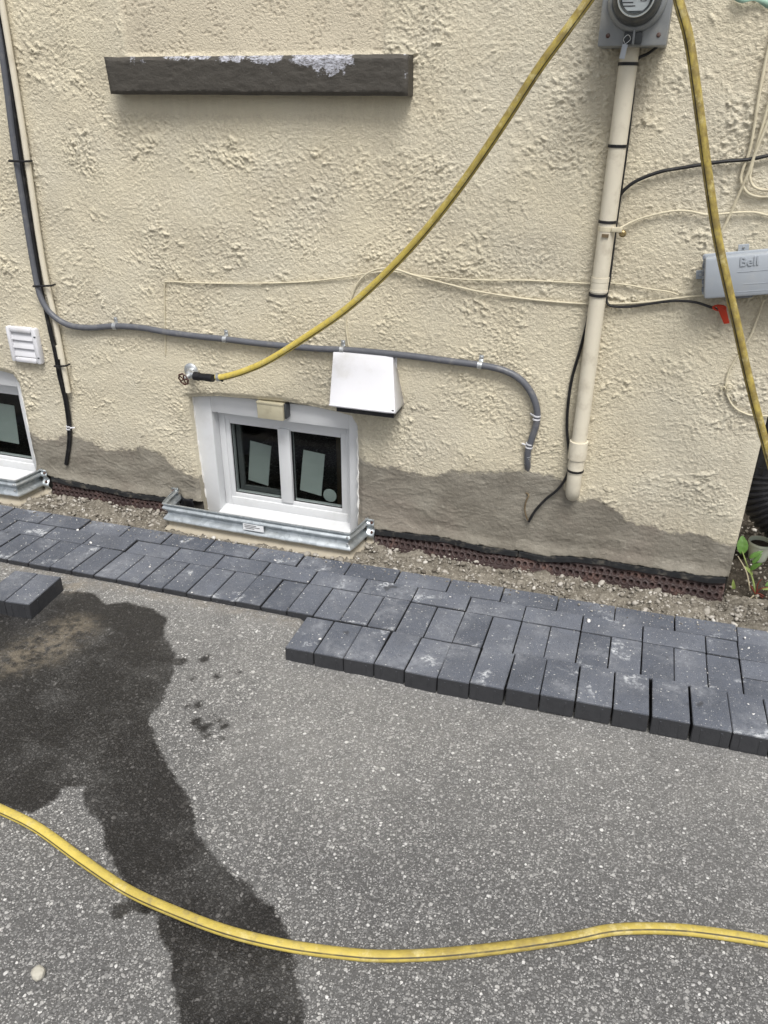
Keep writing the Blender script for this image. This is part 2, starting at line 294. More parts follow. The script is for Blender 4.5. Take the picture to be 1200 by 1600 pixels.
# ------------------------------------------------------------------ object helpers
def link(name, me, mat, parent=None, smooth=False):
    o = bpy.data.objects.new(name, me); C.objects.link(o)
    if mat and not me.materials: me.materials.append(MATS[mat])
    if smooth: me.polygons.foreach_set('use_smooth', [True]*len(me.polygons))
    if parent is not None:
        o.parent = parent; o.matrix_parent_inverse = parent_world(parent).inverted()
    return o
def parent_world(o):
    m = o.matrix_basis.copy()
    if o.parent: m = parent_world(o.parent) @ o.matrix_parent_inverse @ m
    return m
def tag(o, label, cat, group=None):
    o['label'] = label; o['category'] = cat
    if group: o['group'] = group
    return o
def thing(name, label, cat, loc=(0,0,0), group=None):
    o = bpy.data.objects.new(name, None); C.objects.link(o); o.location = loc; o.empty_display_size = .05
    return tag(o, label, cat, group)
class MB:
    """collects pieces of ONE part as verts and faces in world coordinates"""
    def __init__(s): s.v = []; s.f = []; s.uv = {}; s.at = {}
    def add(s, vs, fs):
        o = len(s.v); s.v += [tuple(v) for v in vs]; s.f += [tuple(i+o for i in f) for f in fs]; return o
    def box(s, lo, hi, M=None, bev=0):
        bm = bmesh.new(); bmesh.ops.create_cube(bm, size=1)
        for v in bm.verts: v.co = Vector(((lo[i]+hi[i])/2 + v.co[i]*(hi[i]-lo[i]) for i in range(3)))
        if bev: bmesh.ops.bevel(bm, geom=bm.edges[:], offset=bev, segments=2, affect='EDGES', profile=.5)
        s.bm(bm, M); return s
    def bm(s, bm, M=None):
        bm.verts.ensure_lookup_table(); bm.verts.index_update()
        s.add([(M @ v.co) if M else v.co for v in bm.verts], [[v.index for v in f.verts] for f in bm.faces]); bm.free(); return s
    def hexa(s, pts, bev=0):
        """8 corners: four of the back then four of the front, same winding"""
        bm = bmesh.new(); V = [bm.verts.new(p) for p in pts]
        for f in ((0,1,2,3),(7,6,5,4),(0,4,5,1),(1,5,6,2),(2,6,7,3),(3,7,4,0)): bm.faces.new([V[i] for i in f])
        bmesh.ops.recalc_face_normals(bm, faces=bm.faces[:])
        if bev: bmesh.ops.bevel(bm, geom=bm.edges[:], offset=bev, segments=2, affect='EDGES', profile=.5)
        return s.bm(bm)
    def tube(s, pts, r, seg=10, sub=6, flat=1., twist=0., cap=True, up=(0,0,1), roll=0., curve=True):
        P = [Vector(p) for p in pts]
        rr = r if isinstance(r, (list, tuple)) else [r]*len(P)
        Q = []; R = []
        if curve and len(P) > 2:
            E = [P[0]*2-P[1]] + P + [P[-1]*2-P[-2]]
            for i in range(len(P)-1):
                a, b_, c, d = E[i:i+4]
                for k in range(sub):
                    t = k/sub
                    Q.append(.5*((2*b_)+(c-a)*t+(2*a-5*b_+4*c-d)*t*t+(3*b_-a-3*c+d)*t**3)); R.append(rr[i]+(rr[i+1]-rr[i])*t)
            Q.append(P[-1]); R.append(rr[-1])
        else: Q, R = P, list(rr)
        n = len(Q); T = [(Q[min(i+1,n-1)]-Q[max(i-1,0)]).normalized() for i in range(n)]
        U = Vector(up); U = U - T[0]*U.dot(T[0])
        if U.length < 1e-3: U = T[0].orthogonal()
        U.normalize(); o = len(s.v); L = 0
        for i in range(n):
            U = (U - T[i]*U.dot(T[i])).normalized(); V = T[i].cross(U)
            if i: L += (Q[i]-Q[i-1]).length
            for k in range(seg+1):
                a = 2*PI*k/seg + roll + twist*L
                s.v.append(tuple(Q[i] + (U*math.cos(a)*flat + V*math.sin(a))*R[i]))
                s.uv[len(s.v)-1] = (k/seg, L)
                s.at[len(s.v)-1] = L
        w = seg+1
        for i in range(n-1):
            for k in range(seg): s.f.append((o+i*w+k, o+(i+1)*w+k, o+(i+1)*w+k+1, o+i*w+k+1))
        if cap:
            for i, sg in ((0,1), (n-1,-1)):
                ring = [o+i*w+k for k in range(seg)]; s.f.append(tuple(ring if sg > 0 else ring[::-1]))
        s.len = L; return s
    def lathe(s, prof, M, seg=24, cap=False):
        o = len(s.v); n = len(prof)
        for i in range(seg):
            a = 2*PI*i/seg
            for r, h in prof: s.v.append(tuple(M @ Vector((r*math.cos(a), r*math.sin(a), h))))
        for i in range(seg):
            j = (i+1) % seg
            for k in range(n-1): s.f.append((o+i*n+k, o+j*n+k, o+j*n+k+1, o+i*n+k+1))
        if cap: s.f.append(tuple(o+i*n+n-1 for i in range(seg))); s.f.append(tuple(o+i*n for i in range(seg))[::-1])
        return s
    def build(s, name, mat, parent=None, smooth=False, uv=False, attr=None):
        me = bpy.data.meshes.new(name); me.from_pydata(s.v, [], s.f)
        if uv:
            l = me.uv_layers.new(name='UVMap'); li = np.zeros(len(me.loops), np.int32); me.loops.foreach_get('vertex_index', li)
            l.data.foreach_set('uv', np.array([s.uv.get(int(i), (0,0)) for i in li], np.float32).ravel())
        if attr is not None:
            for k, vals in attr.items():
                a = me.attributes.new(k, 'FLOAT', 'POINT'); a.data.foreach_set('value', np.asarray(vals, np.float32))
        bm = bmesh.new(); bm.from_mesh(me); bmesh.ops.recalc_face_normals(bm, faces=bm.faces[:]); bm.to_mesh(me); bm.free()
        o = link(name, me, mat, parent, smooth)
        if smooth:
            try: me.set_sharp_from_angle(angle=math.radians(38))
            except Exception: pass
        return o
def np_mesh(name, V, Fq, mat, parent=None, smooth=True, attrs=None):
    me = bpy.data.meshes.new(name); V = np.ascontiguousarray(V, np.float32); Fq = np.ascontiguousarray(Fq, np.int32)
    me.vertices.add(len(V)); me.vertices.foreach_set('co', V.ravel())
    k = Fq.shape[1]; me.loops.add(Fq.size); me.loops.foreach_set('vertex_index', Fq.ravel())
    me.polygons.add(len(Fq)); me.polygons.foreach_set('loop_start', np.arange(0, Fq.size, k, dtype=np.int32))
    try: me.polygons.foreach_set('loop_total', np.full(len(Fq), k, np.int32))
    except Exception: pass
    if smooth: me.polygons.foreach_set('use_smooth', np.ones(len(Fq), bool))
    me.update(calc_edges=True)
    for n, a in (attrs or {}).items():
        at = me.attributes.new(n, 'FLOAT', 'POINT'); at.data.foreach_set('value', np.ascontiguousarray(a, np.float32).ravel())
    return link(name, me, mat, parent)
def grid_faces(nx, ny):                                     # vertex index = j*nx + i
    i, j = np.meshgrid(np.arange(nx-1), np.arange(ny-1)); a = (j*nx+i).ravel()
    return np.stack([a, a+1, a+1+nx, a+nx], 1)
def compact(V, Fq, attrs):
    u, inv = np.unique(Fq, return_inverse=True); return V[u], inv.reshape(Fq.shape), {k: a[u] for k, a in attrs.items()}
def face_frame(n, up=(0,0,1)):                              # matrix turning +Z into n
    n = Vector(n).normalized(); x = Vector(up).cross(n); x.normalize(); y = n.cross(x)
    return Matrix((x, y, n)).transposed().to_4x4()
OUT = face_frame((0,-1,0))                                  # local z points out of the wall, local y up, local x right
def wallM(p): return Matrix.Translation(p) @ OUT
def poly_wall(pts): return [(wp(*p)[0], wp(*p)[2]) for p in pts]

# ================================================================== the house wall
house = thing('house_wall', 'cream stucco house wall with grey cement band along its foot', 'wall', (0, WY, 0))
DX2 = -1.60                                                 # the second basement window stands this far to the left
def opening(dx):
    top = [(292,621.5),(340,620.5),(398,624.5),(449,629),(481,635),(525,644.5),(548,651)]
    pts = poly_wall(top); pts += [(-.050,.49), (-.046,.40), (-.048,.20), (-.050,-.06), (-.775,-.06), (-.783,.08), (-.792,.30)]
    return [(x+dx, z) for x, z in pts]
P_top_l = poly_wall([(-60,660),(20,672),(46,675),(65,687),(82,686),(105,679),(135,689),(172,704),(225,701),(250,710),(272,730),(297,744)])
P_top_r = poly_wall([(556,716),(575,722),(593,730),(623,730),(645,738),(672,745),(690,741),(707,733),(718,741),(760,738),(790,735),(822,737),(860,743),(877,749),(884,772),(907,784),(936,783),(965,798),(985,814),(1018,824),(1058,832),(1095,835),(1132,849),(1160,856)])
P_bot_l = poly_wall([(-60,716),(86,745),(140,756),(225,772),(262,777),(300,782)])
P_bot_r = poly_wall([(590,827),(640,832),(693,838),(760,853),(820,862),(850,868),(888,868),(945,873),(1018,886),(1103,899),(1140,902),(1180,906)])
def axis(a, b, h, lo, hi, grow=1.35):
    mid = list(np.arange(a, b+h*.5, h)); L = []; s_ = h; x = a
    while x > lo: s_ *= grow; x -= s_; L.append(max(x, lo))
    R_ = []; s_ = h; x = mid[-1]
    while x < hi-1e-6: s_ *= grow; x += s_; R_.append(min(x, hi))
    return np.array(L[::-1]+mid+R_)
CX = 1.380                                                  # the house corner
H = .0033
ax = axis(-2.45, CX, H, -7., CX); az = axis(-.04, 2.16, H, -.5, 5.2)
X, Z = np.meshgrid(ax, az); nx, nz = len(ax), len(az)
ox, oz = opening(0), opening(DX2)
sd_open = np.minimum(poly_sd(X, Z, opening(0)), poly_sd(X, Z, opening(DX2)))
# pull grid lines onto the edge of the openings so that the edge is clean but not ruler-straight
gxx, gzz = np.gradient(sd_open, ax, axis=1), np.gradient(sd_open, az, axis=0)
near = (np.abs(sd_open) < .0022); wig = .0035*gn(X/.02, Z/.02, 5)+.002*gn(X/.006, Z/.006, 6)
X = np.where(near, X-(sd_open+0*wig)*gxx, X); Z = np.where(near, Z-sd_open*gzz, Z)
def poly_y(P, x): P = sorted(P); return np.interp(x, [p[0] for p in P], [p[1] for p in P])
rag = .007*gn(X/.035, Z/.02, 11)+.005*gn(X/.012, Z/.010, 12)+.012*np.maximum(0, gn(X/.07, Z/.05, 13))
topz = np.where(X < -.42, poly_y(P_top_l, X), poly_y(P_top_r, X)) + rag
botz = np.where(X < -.42, poly_y(P_bot_l, X), poly_y(P_bot_r, X)) + .006*gn(X/.05, Z*0, 14)+.003*gn(X/.015, Z*0, 15)
dpar = topz - Z                                             # >0: below the top edge of the cement band
dfou = botz - Z                                             # >0: below the cement band
# --- stucco relief
wx = .010*gn(X/.05, Z/.05, 21); wz = .010*gn(X/.05, Z/.05, 22)
U, V = X+wx, Z+wz
big = .006*gn(X/.55, Z/.5, 1)+.003*gn(X/.18, Z/.16, 2)
jag = gn(U/.0065, V/.0055, 43); grit = .0011*jag + .0009*gn(U/.015, V/.012, 46)
crk = 1-np.abs(gn(U/.012, V/.009, 41))*2.6
grit += .0009*np.clip(crk, 0, 1)*(.3+.7*ss(-.3, .4, gn(X/.13, Z/.12, 42)))
dens = ss(-.25, .45, gn(X/.26, Z/.22, 52))*.75+.25; heavy = ss(.10, .40, gn(X/.15, Z/.10, 44))
swirl = 2.2*gn(X/.45, Z/.4, 53)
dab = np.zeros_like(X)                                      # torn dabs left by the trowel
ix_of = lambda x: int(np.searchsorted(ax, x)); iz_of = lambda z: int(np.searchsorted(az, z))
for _ in range(33500):
    x, z = rng.uniform(-2.45, CX), rng.uniform(.02, 2.15); i0, k0 = ix_of(x), iz_of(z)
    if i0 >= nx or k0 >= nz: continue
    dn, hv_ = dens[k0, i0], heavy[k0, i0]
    if rng.random() > dn: continue
    L_ = (.0040+.0060*rng.random())*(1+1.3*hv_*rng.random()); W_ = L_*rng.uniform(.28, .6); A_ = (.0012+.0016*rng.random())*(1+1.5*hv_*rng.random())
    th = swirl[k0, i0]+rng.normal(0, .55); rc_ = L_*1.7; n_ = int(rc_/H)+2
    sl_ = (slice(max(0, k0-n_), k0+n_+1), slice(max(0, i0-n_), i0+n_+1)); xx = X[sl_]-x; zz_ = Z[sl_]-z
    uu = math.cos(th)*xx+math.sin(th)*zz_; vv = -math.sin(th)*xx+math.cos(th)*zz_ + rng.uniform(-25, 25)*uu*uu
    d_ = np.sqrt((uu/L_)**2+(vv/np.where(vv < 0, W_*.6, W_*1.2))**2)+.85*jag[sl_]
    dab[sl_] = np.maximum(dab[sl_], A_*ss(1.05, .62, d_))
ridge = np.zeros_like(X)
for th, sx, sz, lo, sd in ((.5,.017,.0058,.12,31),(-.55,.019,.0056,.14,33),(1.2,.015,.0058,.16,35)):
    c, s_ = math.cos(th), math.sin(th)
    n = gn((c*U+s_*V)/sx, (-s_*U+c*V)/sz, sd)+.30*jag
    ridge += ss(-.12, .40, gn(X/.20+sd, Z/.17-sd, sd+1))*ss(lo, lo+.16, n)*.0017
fine = 1.25*grit + 1.15*dab + ridge*(.35+.65*dens)
rough_amt = .62+.66*ss(-.35, .40, gn(X/.30, Z/.24, 51)+.35*gn(X/.11, Z/.09, 54))
fine = (fine-.0018)*rough_amt
def boxmask(x0, x1, z0, z1, s_): return ss(-s_, s_, X-x0)*ss(-s_, s_, x1-X)*ss(-s_, s_, Z-z0)*ss(-s_, s_, z1-Z)
# walled-up opening above the stone sill: flatter, pitted
a0, a1 = wp(192,40)[0], wp(600,40)[0]
infill = boxmask(a0, a1, 1.75, 2.35, .012)
pit = -.0024*ss(.20, .34, gn(X/.013, Z/.009, 61))*ss(-.25, .25, gn(X/.07, Z/.06, 62)) - .0009*ss(.1,.4,gn(X/.006, Z/.005, 63))
fine = fine*(1-infill) + pit*infill; big = big - .007*infill
under = boxmask(-.99, .135, 1.575, 1.64, .012); fine *= 1-.85*under
# trowelled smoother zones under the cable and at the house corner
sm = boxmask(-1.4, .45, .62, .70, .05)*ss(-.2, .2, gn(X/.25, Z/.1, 71)); fine *= 1-.45*sm
sm2 = boxmask(1.335, 1.5, .50, .62, .02); fine *= 1-.8*sm2
fine *= ss(0, .012, np.maximum(sd_open, 0)+.002)
edge_roll = -.010*(1-ss(0, .022, np.maximum(sd_open, 0)))
# --- cement band
q = gn((X+.06*gn(X/.17,Z/.11,81))/.15, (Z+.05*gn(X/.14,Z/.09,82))/.075, 83)
par = .0026*q + .0020*np.clip(1-np.abs(gn((U+.3*V)/.16, (V+.05*gn(X/.2,Z/.15,88))/.055, 84))*5, 0, 1)*ss(-.1,.3,gn(X/.2,Z/.1,89)) + .0012*gn(X/.024, Z/.015, 85) + .0010*gn(X/.008, Z/.007, 86) + .003*gn(X/.3, Z/.12, 87)
par += .000 + .012*ss(.05, 0, dfou*-1)*1.0                  # fuller lip along its lower edge
is_par = ss(-.004, .004, dpar); is_fou = ss(-.003, .003, dfou)
h = big + edge_roll + fine*(1-is_par) + par*is_par
h = h*(1-is_fou) + (-.016)*is_fou
h = h*ss(0, .012, CX-X)                                     # dies out at the corner
relief = fine*(1-is_par)
grime = np.zeros_like(X)
for px, py, sx, dn_, am in ((299,585,.035,.10,.9),(560,640,.10,.16,.45),(985,85,.07,.25,.55),(950,360,.05,.18,.5),(900,690,.05,.12,.5),(1140,470,.12,.14,.55),(36,565,.06,.12,.5),(107,615,.03,.12,.5),(826,700,.03,.06,.7),(180,515,.10,.07,.35),(420,545,.30,.06,.40),(700,572,.20,.07,.4),(300,150,.25,.10,.3),(560,155,.2,.12,.3)):
    w_ = wp(px, py); grime = np.maximum(grime, am*np.exp(-((X-w_[0])/sx)**2)*np.where(Z > w_[2], np.exp(-((Z-w_[2])/.03)**2), np.exp(-((Z-w_[2])/dn_)**2)))
grime = np.maximum(grime, .55*ss(.16, 0, -dpar)*(dpar < 0))
Vv = np.stack([X.ravel(), (WY-h).ravel(), Z.ravel()], 1)
Fq = grid_faces(nx, nz)
cent = lambda A: A.ravel()[Fq].mean(1)
keep = cent(sd_open) > 0
fp, ff = cent(dpar) > 0, cent(dfou) > 0
at = {'relief': relief.ravel(), 'edge': dpar.ravel(), 'infill': infill.ravel(), 'grime': grime.ravel()}
def rim_faces(Fk):                                          # boundary edges of the openings, pushed inwards as reveals
    e = np.concatenate([Fk[:, [0,1]], Fk[:, [1,2]], Fk[:, [2,3]], Fk[:, [3,0]]]); k = np.sort(e, 1)
    key = k[:,0].astype(np.int64)*10000000+k[:,1]; u, idx, cnt = np.unique(key, return_index=True, return_counts=True)
    e = e[idx[cnt == 1]]; m = np.abs(sd_open.ravel()[e]).max(1) < .02; return e[m]
edges = rim_faces(Fq[keep])
rv = np.unique(edges); back = Vv[rv].copy(); back[:,1] = WY+.085; lut = {int(a): len(Vv)+i for i, a in enumerate(rv)}
Vv2 = np.concatenate([Vv, back]); rf = np.array([(b_, a_, lut[int(a_)], lut[int(b_)]) for a_, b_ in edges])
at2 = {k_: np.concatenate([a_, a_[rv]*(k_ == 'edge'), [(0 if k_ != 'edge' else -1)]*4]) for k_, a_ in at.items()}
side = np.array([[CX, WY, -.5],[CX, WY, 5.2],[CX, WY+7, 5.2],[CX, WY+7, -.5]]); n0 = len(Vv2)
Vv2 = np.concatenate([Vv2, side])
Fs = np.concatenate([Fq[keep & ~fp & ~ff], rf, np.array([[n0+3, n0+2, n0+1, n0]])])
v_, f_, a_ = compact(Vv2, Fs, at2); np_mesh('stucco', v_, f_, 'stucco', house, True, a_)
v_, f_, a_ = compact(Vv2, Fq[keep & fp & ~ff], {'edge': at2['edge']}); o = np_mesh('cement_parging', v_, f_, 'cement_parging', house, True, a_)
o['label'] = 'ragged grey cement coat along the foot of the wall'
v_, f_, a_ = compact(Vv2, Fq[keep & ff], {}); np_mesh('foundation', v_, f_, 'foundation', house)
# rooms behind the windows
for dx in (0, DX2):
    x0, x1, y0, y1, z0, z1 = -1.05+dx, .15+dx, WY+.09, WY+1.7, -.55, .95
    mb = MB(); mb.add([(x0,y0,z0),(x1,y0,z0),(x1,y1,z0),(x0,y1,z0),(x0,y0,z1),(x1,y0,z1),(x1,y1,z1),(x0,y1,z1)], [(0,1,2,3),(7,6,5,4),(1,5,6,2),(2,6,7,3),(3,7,4,0)])
    mb.build('interior_lining', 'interior', house)
# stone sill left over from the walled-up opening
bm = bmesh.new(); a, b_, c, d = wp(160,89,.065), wp(637,84,.065), wp(636,150,.065), wp(171,147,.065)
xs = np.linspace(0, 1, 150); zs = np.linspace(0, 1, 22); V = []; nxs = len(xs)
for k, yy in enumerate((0,)):
    for t in zs:
        for s_ in xs:
            p = (d*(1-s_)+c*s_)*(1-t) + (a*(1-s_)+b_*s_)*t; V.append(p)
A = np.array(V); ex = np.minimum.reduce([np.tile(xs*1.1, len(zs)), np.tile((1-xs)*1.1, len(zs)), np.repeat(zs*.11, nxs), np.repeat((1-zs)*.11, nxs)])
A[:,1] += .007*(1-ss(0,.012,ex))*1.3 - .0015*gn(A[:,0]/.05, A[:,2]/.03, 91) - .0016*gn(A[:,0]/.012, A[:,2]/.008, 92)
A[:,2] += .0016*gn(A[:,0]/.06, A[:,2]/.06, 93)
Bk = A.copy(); Bk[:,1] = WY+.02; n = len(A); Fc = [tuple(f) for f in grid_faces(nxs, len(zs))]
ring = [i for i in range(nxs)] + [j*nxs+nxs-1 for j in range(1, len(zs))] + [(len(zs)-1)*nxs+i for i in range(nxs-2, -1, -1)] + [j*nxs for j in range(len(zs)-2, 0, -1)]
Fc += [(ring[(i+1) % len(ring)], ring[i], ring[i]+n, ring[(i+1) % len(ring)]+n) for i in range(len(ring))]
sA, tA = np.tile(xs, len(zs)), np.repeat(zs, nxs); scr = np.zeros(n)
for s0, s1, dep, st_ in ((.50,.62,.22,.8),(.64,.84,.30,1.),(.70,.82,.55,.85),(.40,.50,.16,.8),(.09,.12,.25,.5),(.135,.155,.45,.7),(.22,.38,.07,.7),(.985,1.,.7,.5)):
    scr = np.maximum(scr, st_*ss(s0-.015, s0+.02, sA)*ss(s1+.015, s1-.02, sA)*ss(1-dep-.1, 1-dep*.5, tA))
mb = MB(); mb.add(A, Fc[:0]); mb.add(Bk, []); mb.f = Fc; o = mb.build('stone_sill', 'painted_stone', house, True, attr={'scrape': np.concatenate([scr, scr*0])}); bm.free()
o['label'] = 'long dark painted stone ledge with white scrapes, high on the wall'

# ---------------- windows
def frame_ring(mb, x0, x1, z0, z1, wl, wr, wt, wb, y0, y1, bev=.003):
    mb.box((x0, y0, z0), (x0+wl, y1, z1), bev=bev); mb.box((x1-wr, y0, z0), (x1, y1, z1), bev=bev)
    mb.box((x0+wl-.001, y0+.0006, z1-wt), (x1-wr+.001, y1-.0006, z1), bev=bev); mb.box((x0+wl-.001, y0+.0006, z0), (x1-wr+.001, y1-.0006, z0+wb), bev=bev)
def window(dx, label):
    mb = MB(); frame_ring(mb, -.800+dx, -.040+dx, -.05, .535, .088, .060, .080, .03, WY+.045, WY+.105, .004)
    w = mb.build('window', 'white_vinyl', house, True); w['label'] = label
    mb = MB(); frame_ring(mb, -.7125+dx, -.1005+dx, .000, .4545, .030, .030, .044, .044, WY+.094, WY+.15, .004)
    frame_ring(mb, -.690+dx, -.122+dx, .022, .430, .026, .036, .040, .040, WY+.101, WY+.145, .004)
    mb.build('sash_frame', 'white_vinyl', w, True)
    mb = MB(); mb.box((-.438+dx, WY+.093, .055), (-.383+dx, WY+.14, .400), bev=.004); mb.build('mullion', 'white_vinyl', w, True)
    for x0, x1 in ((-.669,-.437), (-.384,-.156)):
        mb = MB(); mb.box((x0+dx, WY+.118, .058), (x1+dx, WY+.122, .394)); mb.build('pane', 'window_glass', w)
        mb = MB(); frame_ring(mb, x0+dx+.0005, x1+dx-.0005, .0585, .3935, .005, .005, .005, .005, WY+.109, WY+.1175, 0); mb.build('gasket', 'black_plastic', w)
    mb = MB(); frame_ring(mb, -.655+dx, -.420+dx, .066, .388, .022, .02, .012, .022, WY+.135, WY+.15, .002); mb.build('screen_frame', 'screen_grey', w)
    mb = MB(); mb.hexa([(-.715+dx, WY+.10, .006), (-.098+dx, WY+.10, .006), (-.098+dx, WY+.10, -.03), (-.715+dx, WY+.10, -.03),
                        (-.715+dx, WY+.005, -.010), (-.098+dx, WY+.005, -.010), (-.098+dx, WY+.005, -.04), (-.715+dx, WY+.005, -.04)], .002)
    mb.build('sill', 'white_vinyl', w, True)
    pts = []
    for i in range(26):
        t = i/25; pts.append((-.798+.002*math.sin(i*1.9)+dx+.012*t, WY+.046-.003*random.random(), .52-.55*t))
    mb = MB(); mb.tube(pts, [.0045+.0045*random.random() for _ in pts], 6, 2); mb.build('caulk_bead', 'caulk', w, True)
    pts = [(-.0505+dx+.003*math.sin(i*2.3), WY+.012+.004*random.random(), .47-.5*i/24) for i in range(25)]
    mb = MB(); mb.tube(pts, [.002+.004*random.random() for _ in pts], 6, 2); mb.build('caulk_bead', 'caulk', w, True)
    return w
window(0, 'white vinyl basement window with two dark panes under the beige box')
window(DX2, 'white vinyl basement window cut off by the left edge')

# ================================================================== paving, asphalt, soil
# --- asphalt driveway
def a_dz(x, y):                                             # height of the asphalt against the paving plane
    base = np.interp(x, [-1.6,-.9,-.3,0.,.6,1.4,3], [-.016,-.018,-.030,-.048,-.048,-.040,-.04])
    up = np.interp(x, [-.9,-.05,.0], [-.018,-.020,-.055])
    k = ss(-.46, -.31, y); z = base*(1-k)+up*k
    return z
axx = axis(-2.2, 2.3, .012, -60, 60, 1.4); ayy = axis(-2.35, -.26, .012, -60, 60, 1.4)
X2, Y2 = np.meshgrid(axx, ayy)
zz = gz(np.clip(X2, -8, 8), np.clip(Y2, -8, 3)) + a_dz(X2, Y2) + .003*gn(X2/.35, Y2/.35, 101)*ss(8, 3, np.abs(X2)) + .0012*gn(X2/.06, Y2/.06, 102)
zz = zz - .09*ss(-.30, -.275, Y2)
def gpoly(pts): return [(gp(x, y, -.03)[0], gp(x, y, -.03)[1]) for x, y in pts]
wet = [(0,962),(45,966),(100,928),(147,930),(167,947),(200,943),(240,953),(263,967),(258,988),(263,1000),(274,1020),(272,1050),(260,1083),(253,1103),(240,1113),(235,1133),(247,1160),(267,1197),(290,1230),(298,1242),(308,1297),(346,1342),(400,1384),(433,1413),(450,1447),(462,1497),(475,1559),(483,1600),(492,1680),(292,1680),(277,1600),(265,1538),(265,1497),(246,1455),(240,1422),(202,1417),(187,1430),(171,1426),(175,1405),(198,1397),(200,1388),(183,1355),(162,1326),(156,1292),(150,1277),(130,1260),(130,1232),(100,1230),(90,1250),(50,1272),(0,1262),(-120,1240),(-210,1190),(-330,1150),(-380,1080),(-300,1010),(-150,985)]
sdw = poly_sd(X2, Y2, gpoly(wet))
for px, py, rx in ((292,1102,5),(310,1098,7),(306,1124,9),(318,1133,9),(328,1113,5),(339,1122,6),(351,1127,8),(322,1144,6),(346,1147,5),(320,1028,9),(340,1053,7),(372,1047,6),(282,1034,10),(300,1060,5)):
    g_ = gp(px, py, -.03); dd = np.hypot(X2-g_[0], (Y2-g_[1])*.8)-rx*.0021; sdw = np.minimum(sdw, dd)
front = np.where(X2 > -.03, -.505, -.305)
dust = ss(-.75, 0, (Y2-front))*(Y2 < front+.3)*1.0; dust = dust*.85 + .5*ss(.35, 0, np.hypot((X2-.25)*.8, Y2+.95))
sand = np.zeros_like(X2)
for px, py, r_ in ((70,1010,.16),(110,985,.14),(30,1030,.13),(115,915,.10)):
    g_ = gp(px, py, -.02); sand = np.maximum(sand, ss(r_, r_*.2, np.hypot(X2-g_[0], Y2-g_[1])))
sand = np.maximum(sand, .6*ss(.06, 0, np.abs(Y2+.32))*(X2 < 0))
o = np_mesh('driveway', np.stack([X2.ravel(), Y2.ravel(), zz.ravel()], 1), grid_faces(len(axx), len(ayy)), 'asphalt', None, True, {'stain': sdw, 'dust': dust, 'sand': sand})
o['kind'] = 'structure'
# --- strip of gravelly soil along the wall, garden soil round the corner
def soil(name, x0, x1, y0, y1, h_, dz, amp, mat, edge=True):
    X3, Y3 = np.meshgrid(np.arange(x0, x1, h_), np.arange(y0, y1, h_))
    z = gz(X3, Y3)+dz + amp*(.7*gn(X3/.09, Y3/.07, 111)+.6*np.abs(gn(X3/.030, Y3/.026, 112))+.4*np.abs(gn(X3/.013, Y3/.012, 113)))
    if edge: z = z + .004*ss(.22, .30, Y3) - .030*ss(.012, 0, Y3-y0) + .002*ss(.05,0,np.abs(Y3-.12))*((X3 > -.88) & (X3 < 0.))
    if edge: z = z - .10*ss(.135, .16, Y3)*(((X3 > -.862) & (X3 < -.016)) | (X3 < -1.63))
    o = np_mesh(name, np.stack([X3.ravel(), Y3.ravel(), z.ravel()], 1), grid_faces(X3.shape[1], X3.shape[0]), mat); o['kind'] = 'structure'; return o
soil('gravel_strip', -3.2, 2.6, .096, .33, .006, -.014, .022, 'gravelly_soil')
soil('garden_ground', 1.385, 4.0, .245, 5.0, .012, -.030, .045, 'garden_soil', False)
def scatter(name, spots, mat, label, cat, flat=.7):
    ico = bmesh.new(); bmesh.ops.create_icosphere(ico, subdivisions=1, radius=1); ico.verts.ensure_lookup_table(); ico.verts.index_update()
    iv = np.array([v.co[:] for v in ico.verts]); ifc = np.array([[v.index for v in f.verts] for f in ico.faces]); ico.free(); VV = []; FF = []; TT = []
    for k, (x, y, z, r, t) in enumerate(spots):
        a = rng.uniform(0, 2*PI); jit = iv*(1+rng.normal(0, .16, (len(iv), 1)))*np.array([1, rng.uniform(.55, .95), flat*rng.uniform(.6, 1.1)])*r
        tl = rng.normal(0, .3); jit = np.stack([jit[:,0]*math.cos(a)-jit[:,1]*math.sin(a), jit[:,0]*math.sin(a)+jit[:,1]*math.cos(a), jit[:,2]+jit[:,0]*tl], 1)
        VV.append(jit+[x, y, z]); FF.append(ifc+k*len(iv)); TT.append(np.full(len(iv), t))
    o = np_mesh(name, np.concatenate(VV), np.concatenate(FF), mat, None, False, {'tint': np.concatenate(TT)}); o['kind'] = 'stuff'; return tag(o, label, cat)
sp = []
for _ in range(5200):
    x = rng.uniform(-1.75, 1.75); y = .10+.19*rng.beta(1.2, 1.3)
    if (-.875 < x < -.005 or x < -1.63) and y > .122: continue
    if gn(np.array([x/.12]), np.array([y/.08]), 121)[0] < -.18 and rng.random() < .7: continue
    r = min(.019, .0026*math.exp(rng.normal(.25, .65))); zb = gz(x, y)-.010 + .004*float(ss(.22, .30, y)) + r*.2
    sp.append((x, y, zb+.004, r, float(np.clip(rng.normal(.48, .22), 0, 1))))
for _ in range(420):
    x = rng.uniform(-1.7, 1.75); y = .098-.05*abs(rng.normal(0, .6)); r = .0016*math.exp(rng.normal(.2, .5)); sp.append((x, y, gz(x, y)+.002+r*.3, min(r, .006), float(np.clip(rng.normal(.5, .2), 0, 1))))
scatter('gravel', sp, 'gravel', 'loose pale crumbly gravel between wall foot and pavers', 'gravel')
sp = []
for _ in range(900):
    x = rng.uniform(1.37, 2.2); y = rng.uniform(.18, 1.0); r = .0035*math.exp(rng.normal(.2, .5)); sp.append((x, y, gz(x, y)+.012, r, float(np.clip(rng.normal(.28, .25), 0, 1))))
scatter('garden_gravel', sp, 'gravel', 'small stones and litter on dark soil round the house corner', 'gravel')

